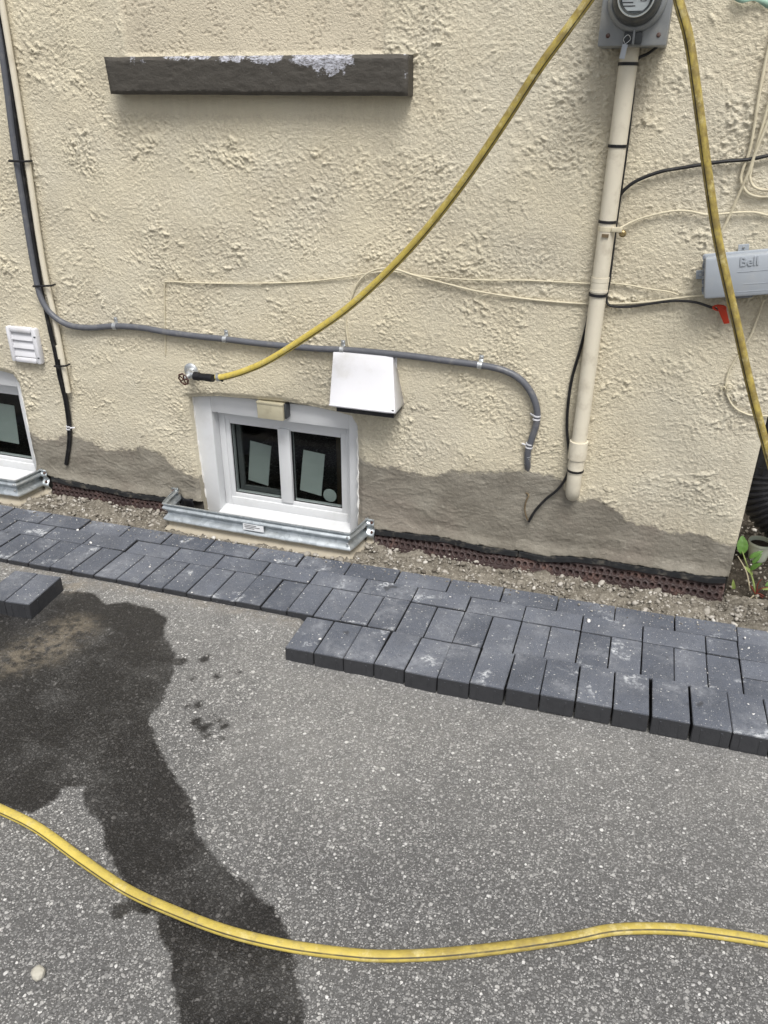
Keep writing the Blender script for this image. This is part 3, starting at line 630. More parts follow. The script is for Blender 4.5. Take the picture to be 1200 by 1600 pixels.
# --- pavers
pav = bpy.data.meshes.new('paver')
def make_paver(w, l, t):
    bm = bmesh.new(); bmesh.ops.create_cube(bm, size=1)
    for v in bm.verts: v.co = Vector((v.co.x*w, v.co.y*l, (v.co.z-.5)*t))
    bmesh.ops.bevel(bm, geom=[e for e in bm.edges if e.verts[0].co.z > -.001 and e.verts[1].co.z > -.001 or abs(e.verts[0].co.z-e.verts[1].co.z) > .01], offset=.0017, segments=2, affect='EDGES')
    def rib(x, y, sx, sy):
        m = Matrix.Translation((x, y, -t*.5-.004)) @ Matrix.Diagonal((sx, sy, t-.016, 1)); bmesh.ops.create_cube(bm, size=1, matrix=m)
    for s_ in (-1, 1):
        for k in (-.26, .26): rib(k*w, s_*l*.5, .004, .0022); rib(s_*w*.5, k*l, .0022, .004)
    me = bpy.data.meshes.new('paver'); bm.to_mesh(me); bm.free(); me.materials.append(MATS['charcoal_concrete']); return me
P2 = .2015
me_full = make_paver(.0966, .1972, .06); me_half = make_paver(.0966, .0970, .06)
bed = MB(); bed.add([(-3.2,.098,gz(-3.2,.1)-.034),(2.6,.098,gz(2.6,.1)-.034),(2.6,-.300,gz(2.6,-.3)-.036),(-3.2,-.300,gz(-3.2,-.3)-.036),
                     (-3.2,.098,gz(-3.2,.1)-.14),(2.6,.098,gz(2.6,.1)-.14),(2.6,-.300,gz(2.6,-.3)-.14),(-3.2,-.300,gz(-3.2,-.3)-.14)], [(3,2,1,0),(4,5,6,7),(0,1,5,4),(1,2,6,5),(2,3,7,6),(3,0,4,7)])
path = bed.build('paver_path', 'bedding_sand'); path['kind'] = 'structure'
def put_paver(me, x, y, dz, rz, parent, jit=1., tilt=(0,0), name='paver'):
    o = bpy.data.objects.new(name, me); C.objects.link(o)
    o.location = (x, y, gz(x, y)+dz); r = random.uniform
    o.rotation_euler = (math.atan(GB)*1+tilt[0]+jit*r(-.006,.006), -math.atan(GA)+tilt[1]+jit*r(-.006,.006), GG+rz+jit*r(-.006,.006))
    if parent: o.parent = parent
    return o
def uvp(u, v): return u*math.cos(GG)-v*math.sin(GG), u*math.sin(GG)+v*math.cos(GG)
def lay(me, u, v, rz): 
    x, y = uvp(u, v); put_paver(me, x+random.uniform(-.0008,.0008), y+random.uniform(-.0008,.0008), random.uniform(-.0024,.0024), rz, path)
UK = -.5075
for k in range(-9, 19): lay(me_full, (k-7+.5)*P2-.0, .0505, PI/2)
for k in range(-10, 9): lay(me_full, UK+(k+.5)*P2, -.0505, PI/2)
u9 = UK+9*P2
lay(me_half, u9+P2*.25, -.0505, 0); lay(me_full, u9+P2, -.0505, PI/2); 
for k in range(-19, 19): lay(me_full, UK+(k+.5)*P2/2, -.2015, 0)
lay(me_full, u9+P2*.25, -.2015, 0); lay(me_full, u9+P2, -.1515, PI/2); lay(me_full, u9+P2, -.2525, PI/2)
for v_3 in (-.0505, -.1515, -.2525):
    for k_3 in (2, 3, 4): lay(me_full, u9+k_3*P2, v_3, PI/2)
ORD = ['first', 'second', 'third', 'fourth', 'fifth', 'sixth', 'seventh', 'eighth', 'ninth', 'tenth', 'eleventh', 'twelfth', 'thirteenth', 'fourteenth', 'fifteenth']
fr4 = [((445,1010.8),(490,1018)),((491,1018),(537,1026.7)),((537.5,1026),(585,1033.5)),((586,1033),(631,1046)),((631.7,1048),(682,1059)),((683.5,1059),(732.5,1067)),((733.5,1066),(787,1077)),((792,1070),(844,1080)),((845,1081),(899,1091)),((901,1090),(957,1100.5)),((959,1100),(1015,1110)),((1019,1112.5),(1079,1124)),((1083,1130),(1145,1141)),((1146,1142),(1204,1152)),((1207,1153),(1266,1164))]
for i, (a, b_) in enumerate(fr4):
    dz = .004+.020*min(1, i/9); A_, B_ = gp(*a, dz), gp(*b_, dz); mid = (A_+B_)/2; d = (B_-A_); an = math.atan2(d.y, d.x); an = max(-.012, min(.022, an))
    cx, cy = mid.x-math.sin(an)*.100, mid.y+math.cos(an)*.100
    if cy > -.4045: cy = -.4045
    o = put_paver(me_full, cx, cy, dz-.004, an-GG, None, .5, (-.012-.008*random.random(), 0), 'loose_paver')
    o.scale.x = max(1.01, min(1.075, d.length/.0985))
    lab = 'charcoal paver set loose on the asphalt, %s from the left in the raised front row' % ORD[i]
    if i == 14: lab = 'charcoal paver at the right edge, last of the raised front row'
    if i == 0: lab = 'charcoal paver at the left end of the raised front row'
    tag(o, lab, 'paver', 'loose pavers in the raised front row')
for i, (fx, lab) in enumerate(((25, 'charcoal paver lying loose at the left edge, the nearer end of the short row'), (-16, 'charcoal paver at the very left edge, beside another loose paver'))):
    a = gp(45, 945, .044); b_ = gp(98, 899, .044); d = (b_-a); an = math.atan2(d.y, d.x)-PI/2
    wv = Vector((math.cos(an), math.sin(an), 0)); lv = Vector((-math.sin(an), math.cos(an), 0))
    c_ = a - wv*(.05+.1005*i) + lv*.1; o = put_paver(me_full, c_.x, c_.y+.004*i, .043-.001*i, an-GG, None, .4, (0,0), 'loose_paver'); tag(o, lab, 'paver', 'loose pavers at the left edge')
sp = []
for _ in range(420):
    u = rng.uniform(-1.6, 1.7); v = rng.uniform(-.30, .1); x, y = uvp(u, v); r = .0011*math.exp(rng.normal(.3, .5)); sp.append((x, y, gz(x, y)+.001+r*.3, min(r, .005), rng.uniform(.2, 1)))
for px, py, r in ((121,827.5,.0065),(142,847.5,.008),(81,808,.004),(600,1004,.0045),(430,875,.006),(703,932,.006),(920,970,.008),(975,977,.005),(560,872,.005),(1164,996,.007),(1170,1012,.005),(1058,960,.004),(1122,1076,.004),(1168,1106,.006),(1174,1122,.007),(500,1003.5,.007)):
    g_ = gp(px, py, .004); sp.append((g_.x, g_.y, gz(g_.x, g_.y)+(.003 if g_.y > -.31 else .018), r, 1.))
scatter('mortar_crumbs', sp, 'crumb', 'tiny white mortar crumbs strewn over the grey pavers', 'debris', .5)

# ================================================================== window wells
def well(dx, dz, label, name='window_well', sticker=True):
    w = thing(name, label, 'window well', (-.44+dx, .14, -.02+dz), 'galvanised wells in front of the basement windows')
    plan = [(-.873,.285),(-.866,.20),(-.856,.135),(-.60,.134),(-.30,.136),(-.028,.140),(-.018,.20),(-.006,.285)]
    ztop = .110+dz; Hh = .175
    # profile: height below the rim, outward bulge
    prof = [(0,.006),(.002,.010),(.006,.0105),(.010,.006),(.014,.0005)]+[(.014+.161*t, .0120*math.sin(t*2*PI*3.15+.2)+.001) for t in np.linspace(.04, 1, 34)]
    # resample plan
    P = [Vector((x+dx, y, 0)) for x, y in plan]; Q = []; N = []
    for i in range(len(P)-1):
        m = max(2, int((P[i+1]-P[i]).length/.015))
        for k in range(m): Q.append(P[i]+(P[i+1]-P[i])*(k/m))
    Q.append(P[-1]); nq = len(Q); V = []; D = []
    for i in range(nq):
        t = (Q[min(i+1,nq-1)]-Q[max(i-1,0)]).normalized(); nrm = Vector((t.y, -t.x, 0))
        j = .0015*math.sin(i*.7+dx*9)+.0015*random.uniform(-1,1)*0
        for zd, off in prof:
            V.append(Q[i]+nrm*(off+j*(zd/.17))+Vector((0,0,ztop-zd))); D.append(ss(.050, .105, zd)*.85)
    n = len(prof); Fc = [(i*n+k, (i+1)*n+k, (i+1)*n+k+1, i*n+k+1) for i in range(nq-1) for k in range(n-1)]
    mb = MB(); mb.add(V, Fc); o = mb.build('corrugated_panel', 'galvanised_steel', w, True, attr={'dirt': D})
    so = o.modifiers.new('thickness', 'SOLIDIFY'); so.thickness = .0014
    for sgn, x0 in ((1, -.006), (-1, -.873)):                # flanges against the wall
        V = []; D = []; xs = [0,.006,.020,.036]
        for xx in xs:
            for zd, off in prof: V.append(Vector((x0+sgn*(xx+.004*0)+dx, .281-off*(.9 if xx < .03 else .6)-.004*(xx == 0), ztop-zd-.004*(xx/.036)))); D.append(ss(.05, .12, zd)*.8)
        mb = MB(); mb.add(V, [(i*n+k, (i+1)*n+k, (i+1)*n+k+1, i*n+k+1) for i in range(len(xs)-1) for k in range(n-1)])
        fo = mb.build('flange', 'galvanised_steel', w, True, attr={'dirt': D}); so = fo.modifiers.new('thickness', 'SOLIDIFY'); so.thickness = .0014
        for zd in (.018, .062):
            mb = MB(); mb.lathe([(.0001,.004),(.0045,.0035),(.006,0),(.006,-.004)], wallM(Vector((x0+sgn*.026+dx, .272, ztop-zd))), 10); mb.build('bolt', 'rusty_steel', w, True)
    for zd in (.022, .050):
        mb = MB(); mb.lathe([(.0001,.003),(.004,.0025),(.0055,0),(.0055,-.004)], wallM(Vector((-.032+dx, .128, ztop-zd))), 10); mb.build('rivet', 'zinc', w, True)
    if sticker:
        a, b_ = -.484, -.392
        mb = MB(); mb.box((a+dx, .1215, ztop-.058), (b_+dx, .1228, ztop-.030)); s_ = mb.build('sticker', 'label_white', w)
        for k, (x0, x1) in enumerate(((.006,.06),(.006,.075),(.01,.05))):
            mb = MB(); mb.box((a+dx+x0, .1205, ztop-.036-.007*k), (a+dx+x1, .1213, ztop-.034-.007*k)); mb.build('print_line', 'ink', s_)
    return w
well(0, 0, 'galvanised corrugated window well in front of the central basement window')
well(DX2, -.016, 'galvanised corrugated window well at the left edge of the picture', sticker=False)

# ================================================================== drainage membrane
def membrane(label, x0, x1, zt_fn, rows, out):
    t = thing('drainage_membrane', label, 'membrane', ((x0+x1)/2, .28, 0), 'dimpled membrane along the wall foot')
    h_ = .0028; xs = np.arange(x0, x1, h_); zs = np.linspace(0, 1, 44)
    XX, TT = np.meshgrid(xs, zs); zt = zt_fn(XX); zb = gz(XX, .27)-.02; ZZ = zt+(zb-zt)*TT
    Y = .295 - out*ss(0, 1, TT) - .004*gn(XX/.2, ZZ/.2, 131) - .0015*gn(XX/.03, ZZ/.03, 132)
    for r in range(rows):
        zc = zb+.018+.0155+.0215*r+.003*gn(XX/.2, XX*0, 133+r); cx = np.round((XX-(r % 2)*.0125)/.025)*.025+(r % 2)*.0125
        rd = np.hypot((XX-cx)/.0098, (ZZ-zc)/.0105); Y += .015*ss(.80, .40, rd)*(.85+.3*gn(cx*37., zc*0+r, 137)) - .004*ss(1.35, .95, rd)*ss(.6,.9,rd)
    np_mesh('sheet', np.stack([XX.ravel(), Y.ravel(), ZZ.ravel()], 1), grid_faces(len(xs), len(zs))[:, ::-1], 'membrane', t)
    cuts = [x0] + [x for x in (.62, ) if x0 < x < x1] + [x1]
    for a, b_ in zip(cuts[:-1], cuts[1:]):
        V = []; m = max(8, int((b_-a)/.02))
        for i in range(m+1):
            x = a+.002+(b_-a-.004)*i/m; zc = float(zt_fn(np.array(x)))+.014; wv = .003*math.sin(x*23)+.002*math.sin(x*61)
            for yy, zo in ((.294,.0),(.282+wv,-.001),(.281+wv,-.020),(.294,-.026)): V.append((x, yy, zc+zo))
        mb = MB(); mb.add(V, [(i*4+k, (i+1)*4+k, (i+1)*4+k+1, i*4+k+1) for i in range(m) for k in range(3)]+[(0,1,2,3),(m*4+3,m*4+2,m*4+1,m*4)]); mb.build('top_strip', 'membrane_strip', t, True)
membrane('dark dimpled drainage membrane along the wall foot right of the central well', .03, 1.374, lambda x: poly_y(P_bot_r, x)-.012, 2, .034)
membrane('dark dimpled drainage membrane half buried between the two window wells', -1.56, -.885, lambda x: poly_y(P_bot_l, x)-.012, 2, .022)
mb = MB(); V = []
for i in range(9):
    for j in range(9):
        u_, v_2 = i/8, j/8; V.append((-.868+.07*u_, .272-.03*math.sin(u_*PI)-.01*math.sin(v_2*5+u_*3), -.05+.145*v_2-.02*u_))
mb.add(V, [(i*9+j, (i+1)*9+j, (i+1)*9+j+1, i*9+j+1) for i in range(8) for j in range(8)])
o = mb.build('membrane_scrap', 'black_plastic', None, True); o.modifiers.new('thickness', 'SOLIDIFY').thickness = .002
tag(o, 'black crumpled membrane scrap inside the central window well', 'membrane')

# ================================================================== boards behind the panes, pale sheets in place of reflections
def card(name, px, y, label, th=.002, mat='paper'):  # pale sheet added where a pane would show a reflection
    pts = [Vector(CAM + ray(*p)*((y-CAM[1])/ray(*p)[1])) for p in px]
    mb = MB(); mb.hexa([p+Vector((0,th,0)) for p in pts]+pts); o = mb.build(name, mat); return tag(o, label, 'paper')
card('paper_sheet', [(391,688.5),(423.7,697),(419,759),(388,749.6)], WY+.165, 'pale sheet leaning behind the left pane of the central window')
card('paper_sheet', [(474,703),(507.6,710),(502,775),(468.6,765.4)], WY+.140, 'pale sheet leaning behind the right pane of the central window')
card('paper_sheet', [(-14,628),(22,634),(30,694),(-2,688)], WY+.140, 'pale sheet behind the pane of the window at the left edge')
c0 = Vector(CAM + ray(515.5,774)*((WY+.135-CAM[1])/ray(515.5,774)[1])); mb = MB()
mb.lathe([(.0001,.003),(.022,.003),(.030,.002),(.031,0),(.030,-.002),(.0001,-.002)], wallM(c0), 24)
mb.hexa([c0+Vector(k) for k in ((-.045,.002,.002),(-.010,.002,.025),(-.008,.002,-.025),(-.012,.002,-.022),(-.045,-.001,.002),(-.010,-.001,.025),(-.008,-.001,-.025),(-.012,-.001,-.022))]) if False else None
tag(mb.build('round_disc', 'paper', None, True), 'small pale round disc behind the right pane of the central window', 'disc')  # disc added in place of a round reflection
for i, (dx, x0) in enumerate(((0,-.27),(0,-.215),(DX2,-.22),(DX2,-.165))):
    mb = MB(); mb.box((x0+dx, WY+.33, -.5), (x0+dx+.045, WY+.36, .42), bev=.003)
    tag(mb.build('wall_board', 'board'), ['brown upright board inside the central window, nearer the paper', 'brown upright board inside the central window, nearer the right frame', 'brown upright board inside the left window, nearer the paper', 'brown upright board inside the left window, nearer the stucco'][i], 'board')

# ================================================================== hoses
def hose(name, label, pts, r, dirt_fn, flat=1., roll=0., twist=0., seg=16, loc=None):
    t = thing(name, label, 'hose', loc or pts[0], 'yellow hose')
    mb = MB(); mb.tube(pts, r, seg, 8, flat, twist, True, roll=roll)
    d = [dirt_fn(mb.at[i]) for i in range(len(mb.v))]
    mb.build('sheath', 'yellow_hose', t, True, True, {'dirt': d}); return t
up = [(338,589.5,.085),(352,588.5,.088),(380,580.5,.10),(420,563,.12),(480,525.5,.15),(540,484,.18),(600,430,.205),(660,366,.225),(720,290,.245),(780,203,.26),(840,110,.27),(880,55,.27),(920,0,.265)]
pu = [wp(*p) for p in up]; top = wp(985,-75,.22)
pr = [wp(*p) for p in [(1052,-30,.255),(1061.5,6,.26),(1076,60,.262),(1088,140,.262),(1100,230,.26),(1110,303,.255),(1121,372,.25),(1136,442,.245),(1149,498,.24),(1163,563,.235),(1180,634,.23),(1202,715,.225)]]
end = pr[-1]; tail = [end+Vector((.05,-.02,-.16)), end+Vector((.12,-.04,-.30)), Vector((1.72,.02,.06)), Vector((1.95,-.02,.02)), Vector((2.3,-.2,.0))]
tail = [Vector((max(p.x, 1.45), p.y, max(p.z, gz(p.x, p.y)+.012))) for p in tail]
pts = pu + [wp(955,-52,.25), top, wp(1022,-70,.23)] + pr + tail
hs_ = hose('garden_hose', 'yellow hose rising from the tap and hanging past the meter', pts, .0128, lambda L: float(np.interp(L, [0,.35,.55,.9,1.4,1.9,3.5], [0,.0,.0,.30,.80,1.0,.95])), 1., roll=-.85, twist=.0)
f0 = wp(304,587.5,.078); f1 = wp(333,591,.084); dv = (f1-f0)
mb = MB(); mb.tube([f0, f0+dv*.25, f0+dv*.27, f0+dv*.6, f0+dv*.62, f1], [.017,.017,.0145,.0145,.0155,.0155], 14, curve=False); mb.build('coupling', 'black_plastic', hs_, True)
mb = MB(); mb.tube([wp(340,589.3,.086), wp(344,589,.087)], .0165, 16, curve=False); mb.build('clamp_band', 'zinc', hs_, True)
mb = MB(); c_ = wp(346,594,.092); mb.box((-.008,-.004,-.004), (.008,.004,.004), Matrix.Translation(c_) @ Matrix.Rotation(.3, 4, 'Y'), .001); mb.build('clamp_screw', 'black_plastic', hs_, True)
gpts = [(-620,1190),(-420,1186),(-260,1200),(-140,1225),(-60,1243),(0,1268),(60,1297),(130,1344),(200,1387),(280,1423),(360,1452),(450,1473),(540,1485),(600,1489),(680,1487),(760,1480),(840,1470),(900,1461),(950,1451),(1000,1448),(1060,1450),(1120,1457),(1200,1470),(1290,1486),(1400,1498),(1560,1490),(1750,1450)]
gh = []
for px, py in gpts:
    p = gp(px, py, -.028); p.z = gz(p.x, p.y)+float(a_dz(np.array(p.x), np.array(p.y)))+.0092; gh.append(p)
hose('garden_hose', 'yellow hose with a black stripe lying across the asphalt', gh, .0132, lambda L: .42+.22*math.sin(L*3.1)+.18*math.sin(L*7.7+1), .74, roll=-1.80, twist=-.22)

# ================================================================== tap
tp = thing('outdoor_tap', 'galvanised outdoor tap with rusty wheel handle on the wall', 'tap', wp(299,579,0))
c_ = wp(299,579,0); mb = MB(); mb.lathe([(.0001,.016),(.013,.016),(.015,.010),(.026,.008),(.031,.004),(.032,-.004)], wallM(c_), 22); mb.build('flange', 'zinc', tp, True)
b0 = c_+Vector((0,-.012,-.001)); b1 = wp(297.5,585,.075)
mb = MB(); mb.tube([b0, (b0+b1)/2, b1], [.013,.014,.017], 14); mb.tube([b1, wp(308,588,.079)], [.016,.014], 14, curve=False); mb.build('body', 'zinc', tp, True)
hc = wp(286.7,592.5,.115); ax_ = (hc-b1).normalized(); mb = MB(); mb.tube([b1, b1+(hc-b1)*.5, hc], [.014,.010,.006], 10); mb.build('stem', 'zinc', tp, True)
HM = Matrix.Translation(hc) @ face_frame(ax_); mb = MB(); ring = []
for k in range(17):
    a = 2*PI*k/16; ring.append(HM @ Vector((math.cos(a)*(.0225+.0015*math.cos(8*a)), math.sin(a)*(.0225+.0015*math.cos(8*a)), 0)))
mb.tube(ring, .0034, 7, 3, cap=False); hd = mb.build('handle', 'rusty_steel', tp, True)
for k in range(5):
    a = 2*PI*k/5; mb = MB(); mb.tube([hc, HM @ Vector((math.cos(a)*.022, math.sin(a)*.022, 0))], .0026, 6, curve=False); mb.build('spoke', 'rusty_steel', hd, True)

# ================================================================== vents
hv = thing('vent_hood', 'white plastic vent hood under the grey cable', 'vent hood', wp(566,600,0))
tl, tr = wp(521.5,549,.022), wp(614,556.4,.022); bl, br_ = wp(514,636,.115), wp(617,646,.115)
xl, xr = (tl.x+bl.x)/2-.004, (tr.x+br_.x)/2; zt, zb = (tl.z+tr.z)/2, (bl.z+br_.z)/2
print('hood', tl, tr, bl, br_)
tlx, trx, blx, brx = tl.x, tr.x, bl.x, br_.x
prof = [(0.0, zt+.004), (.026, zt), (.034, zt-.006)] + [(.034+(.112-.034)*t, zt-.006+(zb+.008-zt+.006)*t) for t in (.25,.5,.75,1)] + [(.115, zb)]
V = []; ncol = 9
for off, z in prof:
    t = (zt-z)/(zt-zb)
    for i in range(ncol):
        s_ = i/(ncol-1); xa, xb = tlx+(blx-tlx)*t, trx+(brx-trx)*t
        e_ = min(s_, 1-s_); V.append((xa+(xb-xa)*s_, WY-off+.006*(e_ == 0), z))
n = len(prof); Fc = [(k*ncol+i, k*ncol+i+1, (k+1)*ncol+i+1, (k+1)*ncol+i) for k in range(n-1) for i in range(ncol-1)]
base = len(V)
for k, (off, z) in enumerate(prof):
    for i in (0, ncol-1): V.append((V[k*ncol+i][0], WY+.004, z))
for k in range(n-1):
    Fc.append((k*ncol, (k+1)*ncol, base+(k+1)*2, base+k*2)); Fc.append((k*ncol+ncol-1, base+k*2+1, base+(k+1)*2+1, (k+1)*ncol+ncol-1))
mb = MB(); mb.add(V, Fc); o = mb.build('hood', 'white_plastic', hv, True); o.modifiers.new('thickness', 'SOLIDIFY').thickness = .0025
mb = MB(); mb.box((blx+.026, WY-.108, zb-.020), (brx-.006, WY-.004, zb+.012), bev=.003); mb.build('flap', 'black_plastic', hv)
mb = MB(); mb.box((tlx-.010, WY-.008, zb+.006), (trx+.010, WY+.002, zt+.006), bev=.003); mb.build('back_plate', 'white_plastic', hv)
mb = MB(); mb.tube([(blx+.001, WY-.1155, zb+.006), ((blx+brx)/2, WY-.1165, zb+.006), (brx-.001, WY-.1155, zb+.006)], .0032, 6, 4); mb.build('bottom_lip', 'white_plastic', hv, True)
lv = thing('louvre_vent', 'white louvred wall vent with three slats near the left edge', 'vent', wp(36,540,0))
a = wp(7.5,510,.022); b_ = wp(67.5,571,.022); x0, x1 = (wp(7.5,510,.022).x+wp(19,564,.022).x)/2, (wp(54,512.5,.022).x+wp(66,571,.022).x)/2; z1, z0 = (wp(7.5,510,.022).z+wp(54,513,.022).z)/2, (wp(19,564,.022).z+wp(66,571,.022).z)/2
mb = MB(); frame_ring(mb, x0, x1, z0, z1, .020, .026, .024, .024, WY-.026, WY+.006, .009); mb.build('frame', 'white_plastic', lv, True)
hh = (z1-z0-.048)/3
for k in range(3):
    zt_ = z1-.024-k*hh; mb = MB(); mb.hexa([(x0+.019, WY-.004, zt_), (x1-.025, WY-.004, zt_), (x1-.025, WY-.004, zt_-hh*.9), (x0+.019, WY-.004, zt_-hh*.9),
        (x0+.019, WY-.008, zt_-.001), (x1-.025, WY-.008, zt_-.001), (x1-.025, WY-.020, zt_-hh+.003), (x0+.019, WY-.020, zt_-hh+.003)], .0012); mb.build('louvre', 'white_plastic', lv, True)
mb = MB(); mb.box((x0+.015, WY-.003, z0+.015), (x1-.02, WY+.004, z1-.015)); mb.build('back_plate', 'meter_dark', lv)
for zc in (z1-.035, z0+.030):
    mb = MB(); mb.box((x1-.012, WY-.0275, zc-.0025), (x1-.004, WY-.0235, zc+.0025)); mb.build('clip', 'meter_dark', lv)

# ================================================================== conduits and cables
def cable(name, label, cat, px, r, mat, group=None, seg=8, off=None, root=None):
    pts = [wp(p[0], p[1], p[2] if len(p) > 2 else off) for p in px]
    mb = MB(); mb.tube(pts, r, seg, 6)
    if root is None: root = thing(name, label, cat, pts[len(pts)//2], group)
    mb.build('sheath', mat, root, True); return root
def ring_at(parent, name, mat, p0, p1, r, half, seg=16, up=None):
    d = (p1-p0).normalized(); mb = MB(); mb.tube([p0-d*half, p0+d*half], r, seg, curve=False); return mb.build(name, mat, parent, True)
# left: slim cream conduit
lc = thing('conduit_pipe', 'slim cream conduit running down the wall near the left edge', 'pipe', wp(107,612,.016))
pts = [wp(-14,-70,.018), wp(2,0,.018), wp(36,205,.017), wp(66,405,.016), wp(86,500,.016), wp(107,613,.016)]
mb = MB(); mb.tube(pts, .0112, 14, 4); mb.build('tube', 'beige_pvc', lc, True)
q0, q1 = wp(92,540,.016), wp(96,560,.016); mb = MB(); mb.tube([q0, q1], .0135, 14, curve=False); mb.build('coupling', 'beige_pvc', lc, True)
def tie(parent, pa, pb, off, w=.0040):
    a, b_ = wp(pa[0], pa[1], off), wp(pb[0], pb[1], off); mb = MB()
    mb.tube([a+Vector((0,off*.8,0)), a+Vector((0,-.004,0)), a*.5+b_*.5+Vector((0,-.0065,0)), b_+Vector((0,-.004,0)), b_+Vector((0,off*.8,0))], w, 6, 4); mb.build('cable_tie', 'black_plastic', parent, True)
tie(lc, (15,251.5), (43,252), .030); tie(lc, (53,447), (80,446), .030); tie(lc, (86,572), (104,571), .028)
# long grey cable
gc = cable('grey_cable', 'long thick grey cable sagging across the wall to its cement foot', 'cable',
  [(-30,-60,.016),(-8,20,.016),(6,100,.016),(22,225,.017),(37,320,.017),(50,400,.018),(59,448,.024),(68,474,.030),(84,494,.030),(108,508,.024),(140,512,.018),(180,509.5,.016),(220,512,.016),(260,519,.016),(305,525,.016),(352,530,.016),(400,536,.016),(450,541,.016),(500,545,.016),(535,546.5,.016),(580,550,.016),(640,556,.016),(700,564,.016),(750,570.5,.016),(785,578,.016),(812,592,.017),(830,614,.018),(839,640,.018),(838,662,.017),(831,685,.016),(825,705,.014),(824,722,.005),(825,733,-.012)], .0122, 'grey_cable', seg=14)
def strap(parent, px, py, dirp, up_=True):
    c_ = wp(px, py, .016); d = (wp(*dirp, .016)-wp(px, py, .016)).normalized()
    mb = MB(); mb.tube([c_-d*.008, c_+d*.008], .0148, 14, curve=False)
    nrm = Vector((0,-1,0)); u_ = nrm.cross(d); u_ = u_ if u_.z > 0 else -u_
    e = c_+u_*.024+Vector((0,.010,0)); M_ = Matrix((d, u_, nrm)).transposed().to_4x4()
    mb.box((-.008,-.014,-.0015), (.008,.010,.0015), Matrix.Translation(e) @ M_, .001)
    s_ = mb.build('strap', 'zinc', parent, True); mb = MB(); mb.lathe([(.0001,.004),(.003,.0035),(.0042,.001),(.0042,-.002)], Matrix.Translation(e+u_*.002) @ M_, 8); mb.build('screw', 'zinc', s_, True)
strap(gc, 180,509.5,(200,511)); strap(gc, 352,530,(380,534)); strap(gc, 535,546.5,(560,549)); strap(gc, 750,570.5,(765,573))
def dbl(parent, px, py, nx_, ny_, r, off=.017, mat='white_plastic', tail=None):
    a, b_ = wp(px, py, off), wp(nx_, ny_, off); d = (b_-a).normalized(); mb = MB()
    mb.tube([a-d*.009, a-d*.004], r, 14, curve=False); mb.tube([a+d*.004, a+d*.009], r, 14, curve=False)
    if tail: t_ = wp(*tail, .006); mb.tube([a-d*.006, (a+t_)/2+Vector((0,-.004,0)), t_], .003, 6, 3); mb.tube([a+d*.006, (a+t_)/2+Vector((0,-.004,0)), t_], .003, 6, 3)
    mb.build('strap', mat, parent, True)
dbl(gc, 838.5,652,837,665,.0142,.018,'white_plastic',(829,646)); dbl(gc, 827,696,825,706,.0138,.015,'white_plastic',(816,693))
for k in range(5):
    mb = MB(); a = wp(825-.3*k,712+2.6*k,.011-.002*k); mb.tube([a, a+Vector((0,.0004,-.003))], .0128, 12, curve=False); mb.build('thread_ring', 'zinc', gc, True)
bl1 = cable('black_cable', 'pair of black cables hanging beside the cream conduit at left', 'cable', [(-22,-60,.010),(10,85,.010),(31,235,.010),(57,400,.012),(68,470,.014),(79,515,.014),(88,552,.015),(95,590,.014),(104,625,.012),(109,660,.010),(109,690,.008),(104,726,.006)], .0078, 'black_cable')
mb = MB(); mb.tube([wp(*p) for p in [(66,468,.018),(76,515,.020),(84,550,.022),(91,588,.020),(100,625,.018),(105,660,.018),(106,690,.016),(101.5,725,.012)]], .0038, 8, 6); mb.build('thin_cable', 'black_cable', bl1, True)
dbl(bl1, 107,668,108,680,.0104,.013,'white_plastic',(117,668))
# right: cream service conduit
rc = thing('conduit_pipe', 'thick cream service conduit running down from the meter', 'pipe', wp(898,780,.03))
A_, B_ = wp(983.5,85,.032), wp(903.5,700,.032); xm = (A_.x+B_.x)/2
def onpipe(py):                                             # point of the pipe's axis at the height seen at row py
    t = (py-85)/(700-85); d = wp(983.5+(903.5-983.5)*t, py, .032); return Vector((A_.x+(B_.x-A_.x)*((d.z-A_.z)/(B_.z-A_.z)), WY-.032, d.z))
mb = MB(); mb.tube([A_+Vector((0,0,.08)), onpipe(300), onpipe(500), B_, onpipe(735), onpipe(752)+Vector((0,.003,0)), onpipe(768)+Vector((0,.014,-.004)), onpipe(776)+Vector((0,.045,-.012))], .0262, 22, 5); mb.build('tube', 'beige_pvc', rc, True)
def sleeve(y0, y1, r, name='coupling', mat='beige_pvc'):
    mb = MB(); mb.tube([onpipe(y0), onpipe(y1)], r, 22, curve=False); return mb.build(name, mat, rc, True)
sleeve(689, 716, .0325); sleeve(716, 737, .0285); sleeve(433, 440, .0285); sleeve(440.5, 455, .0280); sleeve(452, 455.5, .0292)
def ptie(py, r=.0285):
    p = onpipe(py); mb = MB(); d = (onpipe(py+10)-p).normalized(); mb.tube([p-d*.0042, p+d*.0042], r, 18, curve=False); mb.build('cable_tie', 'black_plastic', rc, True)
for y in (100, 228, 346): ptie(y)
ptie(460, .0300); ptie(734, .0300)
